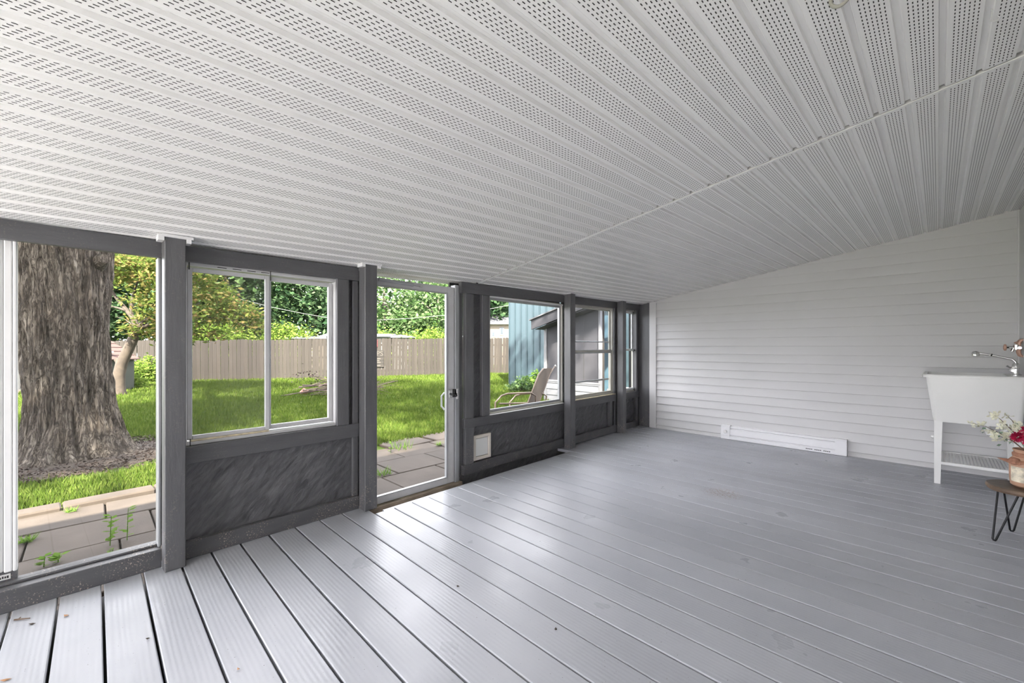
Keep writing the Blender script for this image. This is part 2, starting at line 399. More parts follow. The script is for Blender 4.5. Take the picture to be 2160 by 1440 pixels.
def link(name, me, parent=None, loc=None):
    o = bpy.data.objects.new(name, me); COL.objects.link(o)
    if parent is not None: o.parent = parent
    if loc is not None: o.location = loc
    return o
def empty(name, loc=(0, 0, 0), rz=0):
    o = bpy.data.objects.new(name, None); COL.objects.link(o); o.location = loc; o.rotation_euler = (0, 0, rz); o.empty_display_size = .1; return o
def thing(o, label, cat, group=None):
    o['label'] = label; o['category'] = cat
    if group: o['group'] = group
    return o
def struct(o, label=None, cat=None):
    o['kind'] = 'structure'
    if label: o['label'] = label
    if cat: o['category'] = cat
    return o
def np_mesh(name, verts, faces, mat, nper):
    me = bpy.data.meshes.new(name); nv = len(verts); nf = len(faces)
    me.vertices.add(nv); me.vertices.foreach_set('co', verts.astype(np.float32).ravel())
    me.loops.add(nf * nper); me.loops.foreach_set('vertex_index', faces.astype(np.int32).ravel())
    me.polygons.add(nf); me.polygons.foreach_set('loop_start', np.arange(0, nf * nper, nper, dtype=np.int32))
    me.polygons.foreach_set('loop_total', np.full(nf, nper, dtype=np.int32))
    me.update(calc_edges=True); me.validate()
    me.materials.append(mat); return me
def leaves_np(centres, size, g, elong=1.7, up=.6):
    n = len(centres)
    t = g.normal(size=(n, 3)); t[:, 2] *= .55; t /= np.linalg.norm(t, axis=1)[:, None]
    nn = g.normal(size=(n, 3)); nn[:, 2] += up * 2; nn -= (nn * t).sum(1)[:, None] * t; nn /= np.linalg.norm(nn, axis=1)[:, None]
    b = np.cross(nn, t); L = size * g.uniform(.65, 1.35, n)[:, None]
    w = L / elong
    v = np.stack([centres - t * L * .5, centres + b * w * .5, centres + t * L * .5, centres - b * w * .5], 1).reshape(-1, 3)
    f = np.arange(4 * n).reshape(n, 4); return v, f
def blob_points(blobs, n, g, clump=26, sig=.28, shell=.5):
    wts = np.array([b[3] * b[4] * b[5] for b in blobs]) ** .75; wts /= wts.sum()
    nc = max(4, n // clump)
    bi = g.choice(len(blobs), nc, p=wts)
    d = g.normal(size=(nc, 3)); d /= np.linalg.norm(d, axis=1)[:, None]
    rr = (shell ** 3 + (1 - shell ** 3) * g.uniform(size=nc)) ** (1 / 3)
    B = np.array(blobs)
    cc = B[bi, :3] + d * rr[:, None] * B[bi, 3:6]
    ci = g.integers(0, nc, n)
    return cc[ci] + g.normal(size=(n, 3)) * sig * np.array([1, 1, .7])
def foliage(name, blobs, n, size, mat, parent, seed, clump=26, sig=.28, shell=.5, elong=1.7, up=.6):
    g = np.random.default_rng(seed)
    v, f = leaves_np(blob_points(blobs, n, g, clump, sig, shell), size, g, elong, up)
    return link(name, np_mesh(name, v, f, mat, 4), parent)
#--STRUCTURE--

# ================================================================== FLOOR
floor = struct(empty('floor'), 'grey-blue painted plank deck floor of the porch', 'floor')
joints = [-.263, -.12, .025, .172, .325, .466, .608, .76, .912, 1.067, 1.218, 1.381]
ys = list(joints)
while ys[-1] < YF - .1: ys.append(ys[-1] + .1495 + random.uniform(-.003, .003))
ys[-1] = YF
pre = [joints[0]]
while pre[0] > YN: pre.insert(0, pre[0] - .1495)
ys = pre[:-1] + ys
for a, b in zip(ys[:-1], ys[1:]):
    mid = (a + b) / 2
    x0 = -.10
    if 1.40 < mid < 3.80: x0 = .165 - .04007 * mid
    elif mid > 3.80: x0 = -.26
    gap = .0045 if mid < 1.0 else .003
    h = random.uniform(-.0012, .0012)
    MB().cbox(x0, XR - .003, -(b - a) / 2 + gap, (b - a) / 2 - gap, -.032, h, .0035).build('deck_board', M['deck'], floor, loc=(0, mid, 0))
mb = MB(); d0, d1 = 1.455, 3.80
mb.sbox(.128, .160, d0, d1, (-.10, -.006), (-.10, -.006))
et = mb.build('edge_trim', M['deck'], floor); et.rotation_euler.z = SKEW
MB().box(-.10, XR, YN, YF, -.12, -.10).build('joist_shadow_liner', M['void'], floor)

# ================================================================== WINDOW WALL (its own skewed frame: x = normal, y = along, z = up)
wall = struct(empty('wall_left', rz=SKEW), 'dark grey post and rail window wall with strand board panels', 'wall')
wp = wall
P1, P2, P3, P4 = (.248, .336), (1.342, 1.436), (3.822, 3.922), (5.034, 5.125)
def wpart(name, mat, *boxes, bev=.0025, label=None):
    mb = MB()
    for b in boxes: mb.cbox(*b, c=bev)
    o = mb.build(name, M[mat], wp)
    if label: o['label'] = label
    return o
for (a, b), zb in ((P1, 0), (P2, -.0), (P3, 0), (P4, 0), ((-1.62, -1.53), 0)):
    zt = ceil_z(.09 - .04 * a, a) - .004
    wpart('post', 'paint_v', (.0, .089, a, b, zb + .001, zt), bev=.004)
    if b > 0:
        zc = ceil_z(.05, a) - .012
        mb = MB()
        mb.sbox(.089, .103, a - .012, b + .03, (zc + .002, zc + .016), (zc + .002, zc + .016))
        mb.box(.03, .10, a - .026, a - .002, zc - .018, zc + .012)
        mb.box(.03, .10, b + .002, b + .022, zc - .018, zc + .012)
        mb.build('post_collar', M['white'], wp)
# headers
def header(d0, d1, za, zb):
    mb = MB(); mb.sbox(-.038, 0, d0, d1, za, zb); return mb.build('header', M['paint_h'], wp)
header(-1.53, P1[0], (1.627, 1.712), (1.627, 1.714))
header(P1[1], P2[0], (1.624, 1.707), (1.630, 1.722))
header(2.295, P3[0], (1.634, 1.731), (1.668, 1.757))
header(P3[1], P4[0], (1.664, 1.757), (1.682, 1.770))
header(P4[1], 5.70, (1.682, 1.770), (1.690, 1.776))
# boards closing the gap between header and soffit, coloured dark for its black void
for d0, d1 in ((-1.53, P1[0]), (P1[1], P2[1]), (2.23, 3.85), (3.9, 5.05), (5.1, 5.70)):
    MB().sbox(-.10, -.085, d0, d1, (1.66, ceil_z(-.09, d0) + .02), (1.66, ceil_z(-.2, d1) + .02)).build('blocking', M['gap_dark'], wp)
# bottom rails, sill rails
def brail(d0, d1, z0, z1, n0=-.038): return wpart('bottom_rail', 'paint_h', (n0, 0, d0, d1, z0, z1))
brail(-1.53, P1[0], .0, .097, -.15); brail(P1[1], P2[0], .0, .093)
brail(2.322, P3[0], .017, .105); brail(P3[1], P4[0], .006, .102); brail(P4[1], 5.69, .0, .085)
def srail(d0, d1, z0, z1): return wpart('sill_rail', 'paint_h', (-.045, 0, d0, d1, z0, z1))
srail(P1[1], P2[0], .518, .612); srail(2.332, P3[0], .430, .514); srail(P3[1], P4[0], .430, .520); srail(P4[1], 5.69, .425, .512)
# strand board panels
def panel(d0, d1, z0, z1, n=-.047): return MB().box(n - .012, n, d0, d1, z0, z1).build('strand_board_panel', M['osb'], wp)
panel(P1[1] - .07, P2[0] + .06, -.08, .56); panel(2.27, P3[0] + .07, -.19, .47); panel(P3[1] - .03, P4[0] + .06, -.08, .47); panel(P4[1] - .03, 5.73, -.08, .47)
panel(1.20, P2[0] + .04, .55, 1.66); panel(2.36, 2.62, .47, 1.68); panel(5.60, 5.73, .45, 1.74); panel(P3[0] + .02, P3[1] - .015, -.08, 1.76); panel(P4[0] + .0, P4[1] - .0, -.08, 1.76)
# studs
wpart('stud', 'paint_v', (-.05, -.004, 1.186, 1.271, .612, 1.63))
wpart('stud', 'paint_v', (-.046, -.018, 1.305, 1.345, .093, 1.63))
wpart('stud', 'paint_v', (-.046, -.006, 2.350, 2.446, .105, .430))
wpart('stud', 'paint_v', (-.046, -.006, 2.350, 2.446, .514, 1.636))
wpart('stud', 'paint_v', (-.075, -.010, 2.556, 2.650, .514, 1.640))
wpart('stud', 'paint_v', (-.046, -.006, 4.86, 4.93, .102, .430))
wpart('stud', 'paint_v', (-.060, -.012, 4.985, 5.034, .10, 1.68))
wpart('stud', 'paint_v', (-.060, -.0, 5.60, 5.655, .0, 1.70))
wpart('stud', 'paint_v', (-.09, -.04, 2.297, 2.345, -.10, 1.66))
# block under the stacked slider at the far left, with a small sticker
wpart('sill_block', 'paint_h', (-.15, -.085, -1.53, -.248, .097, .157))
stk = thing(MB().box(-.0840, -.0832, -.345, -.268, .117, .141).build('sticker', M['sticker'], None), 'small white printed sticker on the dark sill at far left', 'sticker')
stk.rotation_euler.z = SKEW
mb = MB()
for k in range(9):
    mb.box(-.0830, -.0826, -.335 + .007 * k, -.331 + .007 * k + random.uniform(0, .002), .124 + random.uniform(-.002, .001), .130 + random.uniform(-.001, .004))
mb.build('print', M['ink'], stk)

# ---- windows
def framed(name, idx, label, d0, d1, z0, z1, n0, n1, t, mat, glass_mat, gn=None):
    w = struct(empty('window_%d' % idx, rz=SKEW), label, 'window')
    mb = MB()
    mb.cbox(n0, n1, d0, d0 + t, z0, z1); mb.cbox(n0, n1, d1 - t, d1, z0, z1)
    mb.cbox(n0, n1, d0 + t, d1 - t, z0, z0 + t); mb.cbox(n0, n1, d0 + t, d1 - t, z1 - t, z1)
    mb.build('window_frame', M[mat], w)
    if glass_mat:
        g = (n0 + n1) / 2 if gn is None else gn
        MB().box(g - .002, g + .002, d0 + t, d1 - t, z0 + t, z1 - t).build('pane', M[glass_mat], w)
    return w
# window 1: full height light at the far left with stacked white slider stiles
w1 = framed('w', 1, 'tall clear window light left of the first post, big tree beyond', -1.53, .262, .097, 1.66, -.10, -.055, .012, 'paint_h', None)
MB().box(-.080, -.076, -.25, .25, .109, 1.648).build('pane', M['glass'], w1)
mb = MB()
for k, (a, b, nn) in enumerate(((-.400, -.365, -.055), (-.362, -.335, -.065), (-.332, -.306, -.052), (-.303, -.288, -.066), (-.286, -.262, -.050), (-.260, -.247, -.044))):
    mb.cbox(-.098, nn, a, b, .158, 1.64, .004)
mb.build('slider_stile', M['white'], w1)
MB().box(-.080, -.076, -1.52, -.40, .109, 1.648).build('pane', M['glass'], w1)
MB().cbox(-.098, -.03, .236, .250, .097, 1.63).build('stop_bead', M['greyalum'], w1)
# window 2: white aluminium two-light slider
w2 = framed('w', 2, 'white aluminium two-light sliding window above strand board panel', .338, 1.205, .612, 1.628, -.115, -.030, .022, 'alum', None)
def sash(w, d0, d1, z0, z1, n0, n1, t, mat, gm):
    mb = MB(); mb.cbox(n0, n1, d0, d0 + t, z0, z1); mb.cbox(n0, n1, d1 - t, d1, z0, z1)
    mb.cbox(n0, n1, d0 + t, d1 - t, z0, z0 + t); mb.cbox(n0, n1, d0 + t, d1 - t, z1 - t, z1)
    s = mb.build('sash', M[mat], w); g = (n0 + n1) / 2
    MB().box(g - .0015, g + .0015, d0 + t, d1 - t, z0 + t, z1 - t).build('pane', M[gm], s); return s
sash(w2, .362, .775, .640, 1.600, -.062, -.042, .024, 'alum', 'screen')
sash(w2, .765, 1.180, .640, 1.600, -.090, -.066, .027, 'alum', 'glass')
mb = MB()
for k in range(4): mb.box(-.0305, -.0285, .50 + .075 * k, .545 + .075 * k, 1.612, 1.616)
mb.build('weep_slot', M['ink'], w2)
MB().box(-.0300, -.0285, .366, .372, 1.585, 1.628).box(-.0300, -.0285, .775, .779, 1.57, 1.628).box(-.0300, -.0285, .372, .376, .612, .65).build('joint_line', M['ink'], w2)
MB().cbox(-.062, -.028, .376, .77, .632, .642).cbox(-.032, -.026, 1.196, 1.205, .64, 1.61).build('caulk', M['beigedirt'], w2)
# window 3: fixed light
w3 = framed('w', 3, 'fixed grey framed window beside the door over the cat flap', 2.652, 3.845, .512, 1.655, -.09, -.030, .022, 'beige', None)
sash(w3, 2.674, 3.823, .534, 1.633, -.08, -.05, .024, 'greyalum', 'glass')
MB().cbox(-.032, -.020, 2.66, 3.83, 1.628, 1.645).build('head_strip', M['white'], w3)
MB().cbox(-.055, .001, 2.650, 3.822, .5135, .5165, .001).build('sill_strip', M['white'], w3)
# window 4: single hung, storm insert
w4 = framed('w', 4, 'beige single hung window between the two far posts', 3.905, 5.00, .520, 1.682, -.10, -.035, .026, 'beige', None)
sash(w4, 3.935, 4.978, 1.085, 1.660, -.092, -.070, .022, 'beige', 'glass_old')
sash(w4, 3.935, 4.978, .545, 1.115, -.068, -.046, .026, 'beige', 'glass')
MB().cbox(-.066, -.048, 3.95, 4.965, 1.075, 1.120).build('meeting_rail', M['greyalum'], w4)
MB().cbox(-.095, -.085, 3.95, 4.965, 1.215, 1.232).build('bar', M['greyalum'], w4)
MB().cbox(-.095, -.085, 3.95, 4.965, .712, .735).build('bar', M['greyalum'], w4)
MB().cbox(-.05, .0, 3.925, 5.0, .520, .527, .001).build('sill_strip', M['beigedirt'], w4)
# window 6: narrow white double hung in the corner
w6 = framed('w', 6, 'narrow white double hung window in the far corner', 5.11, 5.655, .512, 1.695, -.10, -.035, .024, 'beige', None)
sash(w6, 5.13, 5.632, 1.10, 1.672, -.092, -.070, .030, 'white', 'glass_old')
sash(w6, 5.13, 5.632, .536, 1.13, -.068, -.046, .030, 'white', 'glass')

# ---- door
door = struct(empty('door_1', rz=SKEW), 'full-view white storm door with closer and pull latch', 'door')
dz0, dz1, da, db = -.022, 1.676, 1.40, 2.236
mb = MB(); t = .080
mb.cbox(-.062, -.028, da, da + t, dz0, dz1); mb.cbox(-.062, -.028, db - t, db, dz0, dz1)
mb.cbox(-.062, -.028, da + t, db - t, dz0, dz0 + .058); mb.cbox(-.062, -.028, da + t, db - t, dz1 - .055, dz1)
mb.build('door_frame', M['alum'], door)
mb = MB(); mb.cbox(-.05, -.022, db - t - .010, db - t + .004, dz0 + .05, dz1 - .05); mb.box(-.05, -.026, da + t, db - t, dz0 + .052, dz0 + .060); mb.box(-.05, -.026, da + t, db - t, dz1 - .063, dz1 - .055)
mb.build('glazing_bead', M['greyalum'], door)
MB().box(-.047, -.043, da + t, db - t, dz0 + .058, dz1 - .055).build('pane', M['glass'], door)
mb = MB(); mb.cbox(-.09, -.018, db + .004, db + .040, -.06, 1.70); mb.cbox(-.09, -.03, db + .040, db + .062, -.06, 1.70)
mb.build('jamb', M['greyalum'], door)
lt = MB().cbox(-.030, -.018, 2.172, 2.212, .715, .785).build('latch', M['chrome'], door)
MB().tube([(-.018, 2.192, .75), (.020, 2.192, .75)], .008).tube([(.018, 2.18, .758), (.020, 2.215, .745), (.016, 2.23, .735)], .007).cbox(-.03, -.012, 2.216, 2.236, .72, .79).build('lever', M['rubber'], lt)
MB().cbox(-.020, .004, 2.240, 2.262, .700, .792).build('strike', M['chrome'], door)
MB().tube([(-.075, 2.166, .76), (-.095, 2.150, .73), (-.095, 2.150, .64), (-.075, 2.166, .61)], .008).build('outer_pull', M['greyalum'], door)
cl = MB().tube([(-.005, 1.50, 1.662), (-.005, 1.80, 1.650)], .013, 12).build('closer', M['greyalum'], door, True)
MB().tube([(-.005, 1.80, 1.650), (-.005, 1.875, 1.647)], .005).cbox(-.03, .0, 1.87, 1.885, 1.638, 1.656).build('closer_rod', M['chrome'], cl)
MB().cbox(-.12, .010, 1.40, 2.30, -.085, -.026).build('threshold', M['wood_raw'], door)
MB().cbox(-.12, .13, 1.44, 2.30, -.13, -.086).build('step_board', M['wood_raw'], door)
struct(MB().box(-.12, .13, 2.30, 3.86, -.26, -.11).build('trim_1', M['dirt'], None), 'dark floor of the gap between deck edge and wall below the rail', 'gap').rotation_euler.z = SKEW  # dark box flooring the gap behind the deck edge

# ================================================================== FAR WALL
fw = struct(empty('wall_far'), 'light grey clapboard vinyl siding wall at the far end', 'wall')
c = .1016; zj = 1.168
k0 = -12
z = zj - 12 * c
while z < 2.42:
    xs = max(.036, (z - C0 - C2 * YF) / C1 - .02)
    if xs < XR - .05:
        z0 = max(z, 0.0)
        MB().prism([(YF - .008, z0 + .003), (YF - .020, z0 - .003), (YF - .0225, z0 + .002), (YF - .0215, z0 + .008), (YF - .003, z + c + .004), (YF + .012, z + c + .004), (YF + .012, z0)], xs, XR - .018, 'x').build('siding_course', M['siding'], fw)
    z += c
MB().prism([(-.42, -.2), (XR + .1, -.2), (XR + .1, 2.45), (.0, 1.86), (-.42, 1.80)], YF + .014, YF + .10, 'y').build('sheathing', M['void'], fw)
t2 = struct(MB().cbox(-.066, .037, YF - .03, YF + .012, 0, 1.806).build('trim_2', M['siding'], None), 'pale grey corner trim beside the far window', 'trim')
MB().cbox(-.34, -.066, YF - .008, YF + .012, 0, 1.80).build('corner_board', M['paint_v'], fw)
struct(MB().cbox(XR - .020, XR - .002, YF - .026, YF + .0, 0, 2.345).build('trim_3', M['siding'], None), 'light grey corner channel at the house wall', 'trim')
MB().cbox(XR - .010, XR + .03, YF - .30, YF - .024, .0, 2.33).build('corner_channel', M['siding'], fw)
# house wall on the right, only its last few centimetres are in view
hw = struct(empty('wall_right'), 'grey siding house wall along the right side', 'wall')
z = zj - 12 * c
while z < 2.40:
    z0 = max(z, 0)
    MB().prism([(XR - .002, z0), (XR - .0025, z0 + .006), (XR + .008, z + c + .004), (XR + .02, z + c + .004), (XR + .02, z0)], YN, YF - .004, 'y').build('siding_course', M['siding'], hw)
    z += c

# ================================================================== CEILING
cg = struct(empty('ceiling'), 'sloped white perforated vinyl soffit ceiling', 'ceiling')
PT = .1025; XG = 1.4496
def unit_prof(x0, deep):     # cross-section of one ribbed unit, groove ends at x0+PT
    w = PT
    return [(x0, 0), (x0 + w * .775, 0), (x0 + w * .795, deep), (x0 + w * .94, deep), (x0 + w * .975, .0015), (x0 + w * .999, .0)]
def soffit_mesh(y0, y1):
    pr = unit_prof(0, .0115) + unit_prof(PT, .0140)
    n = len(pr); segs = 1
    vs = []; fs = []
    for yy in (y0, y1):
        for (x, zz) in pr: vs.append((x, yy, C1 * x + C2 * yy + zz))
    for i in range(n - 1): fs.append((i, i + 1, n + i + 1, n + i))
    mb = MB(); mb.add(vs, fs)
    me = bpy.data.meshes.new('soffit_panel'); me.from_pydata(mb.v, [], mb.f); me.update(); me.materials.append(M['soffit']); return me
def perf_mesh(y0, y1):  # dark quads just under the panels, hole shade put into their colour
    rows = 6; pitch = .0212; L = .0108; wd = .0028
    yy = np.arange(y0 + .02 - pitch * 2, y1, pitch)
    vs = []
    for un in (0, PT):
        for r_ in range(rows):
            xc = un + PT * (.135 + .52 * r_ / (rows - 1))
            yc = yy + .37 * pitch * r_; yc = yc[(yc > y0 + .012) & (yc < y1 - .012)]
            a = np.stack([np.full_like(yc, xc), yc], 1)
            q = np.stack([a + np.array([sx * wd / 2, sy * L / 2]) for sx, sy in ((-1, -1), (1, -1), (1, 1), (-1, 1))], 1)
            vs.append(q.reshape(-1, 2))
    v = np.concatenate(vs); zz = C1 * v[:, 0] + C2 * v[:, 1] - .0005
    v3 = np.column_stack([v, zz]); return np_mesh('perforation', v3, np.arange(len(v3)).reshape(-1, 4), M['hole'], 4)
YS = 2.488
spans = [(YN - .04, YS - .011), (YS + .016, YF - .004)]
sm = [soffit_mesh(*s) for s in spans]; pm = [perf_mesh(*s) for s in spans]
k = 0
xk = XG - PT * 2 * 8
while xk < XR - .02:
    for s in (0, 1):
        o = link('soffit_panel', sm[s], cg, (xk, 0, C0 + C1 * xk))
        q = link('perforation', pm[s], o); q['kind'] = 'stuff'
    xk += 2 * PT
mb = MB(); xa, xb = -.10, XR
def slab(mb, xa, xb, ya, yb, lo, hi):
    P = lambda x, y, h: (x, y, ceil_z(x, y) + h)
    return mb.hexa([P(xa, ya, lo), P(xb, ya, lo), P(xb, yb, lo), P(xa, yb, lo), P(xa, ya, hi), P(xb, ya, hi), P(xb, yb, hi), P(xa, yb, hi)])
slab(mb, xa, xb, YS, YS + .020, -.002, .002); slab(mb, xa, xb, YS + .016, YS + .020, .0, .03)
tr4 = struct(mb.build('trim_4', M['soffit'], None), 'narrow white seam strip crossing the soffit ceiling', 'trim')
roof = struct(slab(MB(), -.24, XR + .1, YN - .05, YF + .10, .06, .16).build('roof', M['void'], None), 'low sloped roof over the porch', 'roof')
slab(MB(), -.26, -.24, YN - .05, YF + .1, .012, .16).build('fascia', M['white'], roof)
# added near end, unseen, left open between posts to let daylight in
ne = struct(empty('added_near_end'), 'added open near end of the porch with posts, unseen', 'wall')
for x in (0., 1.62, 3.26): MB().cbox(x, x + .09, YN - .09, YN, 0, ceil_z(x, YN) - .004).build('post', M['paint_v'], ne)
# the house behind the porch wall
hs = struct(empty('house'), 'grey sided house the porch leans against', 'house')
MB().box(XR + .02, 9.5, YN, 12, -.2, 2.9).build('house_wall', M['siding'], hs)
MB().prism([(XR - .05, 2.72), (6.4, 4.3), (9.9, 2.72)], YN - .3, 12.4, 'y').build('house_roof', M['roofgrey'], hs)
#--THINGS--

# ================================================================== THINGS IN THE PORCH
# ---- electric baseboard heater on the far wall
bh = thing(empty('baseboard_heater', (0, 0, 0)), 'long white electric baseboard heater low on the siding wall', 'heater')
yb = YF - .016; x0, x1 = .928, 2.183
body = [(yb, .004), (yb - .058, .004), (yb - .060, .040), (yb - .040, .052), (yb - .060, .062), (yb - .060, .128), (yb - .042, .140), (yb - .046, .165), (yb, .172)]
MB().prism(body, x0 + .105, x1 - .10, 'x').build('casing', M['heater'], bh)
MB().prism([(yb, .004), (yb - .062, .004), (yb - .064, .160), (yb - .05, .174), (yb, .174)], x1 - .10, x1, 'x').build('end_box', M['heater'], bh)
eb = MB().prism([(yb, .004), (yb - .062, .004), (yb - .064, .045), (yb - .068, .048), (yb - .068, .160), (yb - .05, .176), (yb, .176)], x0, x0 + .105, 'x').build('control_box', M['heater'], bh)
kn = MB().lathe([(.021, 0), (.021, .012), (.015, .020)], (0, 0, 0), 20).build('knob', M['plastic'], eb, True); kn.location = (x0 + .055, yb - .068, .098); kn.rotation_euler = (R(90), 0, 0)
MB().box(x0 + .105, x1 - .10, yb - .045, yb - .040, .130, .142).build('outlet_slot', M['greyalum'], bh)
mb = MB()
for k in range(14):
    if k not in (4, 9): mb.box(x1 - .36 + .016 * k, x1 - .348 + .016 * k, yb - .0612, yb - .0598, .024, .032)
mb.build('printed_warning', M['ink'], bh)

# ---- utility sink
sk = thing(empty('utility_sink', (2.83, 5.05, 0)), 'white plastic laundry sink on legs in the right corner', 'sink')
sk.location = (0, 0, 0)
sx0, sx1, sy0, sy1 = 2.763, XR - .012, 5.045, 5.645
def ring(x0, x1, y0, y1, z, r=.03, n=4):
    pts = []
    for cx, cy, a0 in ((x1 - r, y1 - r, 0), (x0 + r, y1 - r, 90), (x0 + r, y0 + r, 180), (x1 - r, y0 + r, 270)):
        for k in range(n + 1):
            a = R(a0 + 90 * k / n); pts.append((cx + r * math.cos(a), cy + r * math.sin(a), z))
    return pts
def loft(rings, close_b=True, close_t=False):
    mb = MB(); n = len(rings[0]); vs = [p for r_ in rings for p in r_]; fs = []
    for i in range(len(rings) - 1):
        for k in range(n): fs.append((i * n + k, i * n + (k + 1) % n, (i + 1) * n + (k + 1) % n, (i + 1) * n + k))
    if close_b: fs.append(tuple(range(n - 1, -1, -1)))
    if close_t: fs.append(tuple((len(rings) - 1) * n + k for k in range(n)))
    return mb.add(vs, fs)
loft([ring(2.835, sx1 - .035, sy0 + .035, sy1 - .035, .525), ring(2.826, sx1 - .03, sy0 + .028, sy1 - .03, .56),
      ring(2.792, sx1 - .012, sy0 + .014, sy1 - .012, .85), ring(2.788, sx1 - .010, sy0 + .012, sy1 - .010, .898),
      ring(sx0 + .004, sx1, sy0, sy1, .899), ring(sx0, sx1, sy0 - .002, sy1, .915), ring(sx0 + .006, sx1, sy0 + .004, sy1, .925),
      ring(sx0 + .03, sx1 - .10, sy0 + .03, sy1 - .03, .925), ring(sx0 + .05, sx1 - .12, sy0 + .05, sy1 - .05, .86),
      ring(sx0 + .10, sx1 - .15, sy0 + .09, sy1 - .09, .56)], True, True).build('tub', M['plastic'], sk, True)
def leg(xa, ya, sx, sy):
    mb = MB(); w = .05
    mb.hexa([(xa, ya, .001), (xa + sx * .038, ya, .001), (xa + sx * .038, ya + sy * .038, .001), (xa, ya + sy * .038, .001),
             (xa, ya, .53), (xa + sx * w, ya, .53), (xa + sx * w, ya + sy * w, .53), (xa, ya + sy * w, .53)])
    return mb.build('leg', M['plastic'], sk)
leg(2.836, sy0 + .030, 1, 1); leg(2.836, sy1 - .032, 1, -1); leg(sx1 - .03, sy0 + .030, -1, 1); leg(sx1 - .03, sy1 - .032, -1, -1)
sh = MB().cbox(2.872, sx1 - .06, sy0 + .035, sy0 + .052, .165, .190).cbox(2.872, sx1 - .06, sy1 - .052, sy1 - .035, .165, .190).cbox(2.872, 2.89, sy0 + .05, sy1 - .05, .165, .19).cbox(sx1 - .08, sx1 - .06, sy0 + .05, sy1 - .05, .165, .19).build('shelf', M['plastic'], sk)
for k in range(19):
    xx = 2.892 + k * .0202
    MB().box(xx, xx + .013, sy0 + .05, sy1 - .05, .178, .185).build('slat', M['plastic'], sh)
lv = MB().lathe([(.010, 0), (.014, .004), (.014, .016), (.006, .022)], (0, 0, 0), 14).build('leg_knob', M['plastic'], sk, True); lv.location = (2.836, sy0 + .045, .392); lv.rotation_euler = (0, R(-90), 0)
MB().tube([(3.15, 5.33, .53), (3.15, 5.33, .47), (3.16, 5.32, .435), (3.19, 5.30, .42), (3.225, 5.30, .43), (3.24, 5.30, .46), (3.26, 5.30, .485), (3.34, 5.30, .49)], .021, 12).build('drain_trap', M['plastic'], sk, True)
fy = 5.35
fa = MB().lathe([(.030, 0), (.030, .008), (.018, .016), (.016, .055), (.022, .06), (.022, .09), (.014, .10)], (3.308, fy, .925), 18).build('faucet', M['chrome'], sk, True)
MB().tube([(3.308, fy, 1.00), (3.306, fy, 1.035), (3.288, fy, 1.055), (3.20, fy, 1.082), (3.105, fy, 1.104)], .0085, 12).build('spout', M['chrome'], fa, True)
MB().lathe([(.010, -.028), (.024, -.022), (.025, .002), (.016, .016), (.006, .02)], (3.085, fy, 1.104), 16).build('spray_head', M['chrome'], fa, True)
MB().tube([(3.172, fy, 1.0905), (3.180, fy, 1.0885)], .0105, 12).build('spout_ring', M['rubber'], fa)
for s_ in (-1, 1):
    MB().tube([(3.300, fy + s_ * .02, .985), (3.290, fy + s_ * .055, .99)], .009, 10).tube([(3.278, fy + s_ * .055, .985), (3.262, fy + s_ * .058, 1.0)], .006).tube([(3.290, fy + s_ * .045, .965), (3.290, fy + s_ * .06, .965)], .013, 10).build('tap_handle', M['chrome'], fa, True)
# ---- supply valves on the house wall above the sink
vy = 5.50
pv = thing(empty('supply_valve', (0, 0, 0)), 'pair of copper pipes with a chrome valve on the house wall above the sink', 'valve')
for yy in (vy - .055, vy + .055):
    MB().tube([(XR + .005, yy, 1.075), (XR - .022, yy, 1.085), (XR - .030, yy, 1.11), (XR - .030, yy, 1.19), (XR - .022, yy, 1.21), (XR + .005, yy, 1.22)], .010, 10).build('pipe', M['copper'], pv, True)
MB().tube([(XR - .03, vy - .075, 1.150), (XR - .03, vy + .075, 1.150)], .013, 12).tube([(XR - .03, vy - .055, 1.150), (XR - .085, vy - .055, 1.152)], .011, 12).tube([(XR - .06, vy - .055, 1.15), (XR - .07, vy - .055, 1.12)], .010, 10).lathe([(.018, -.02), (.018, .02)], (XR - .045, vy - .055, 1.155), 12).build('valve_body', M['chrome'], pv, True)
hd = MB().lathe([(.010, 0), (.026, .003), (.028, .010), (.026, .016), (.012, .02)], (0, 0, 0), 18).build('hand_wheel', M['copper'], pv, True); hd.location = (XR - .098, vy - .055, 1.153); hd.rotation_euler = (0, R(-90), 0)
MB().tube([(XR - .083, vy - .055, 1.152), (XR - .10, vy - .055, 1.153)], .006).build('valve_stem', M['rubber'], pv)
hd2 = MB().lathe([(.010, 0), (.024, .003), (.026, .010), (.012, .018)], (XR - .03, vy + .0, 1.185), 18).build('hand_wheel', M['copper'], pv, True)

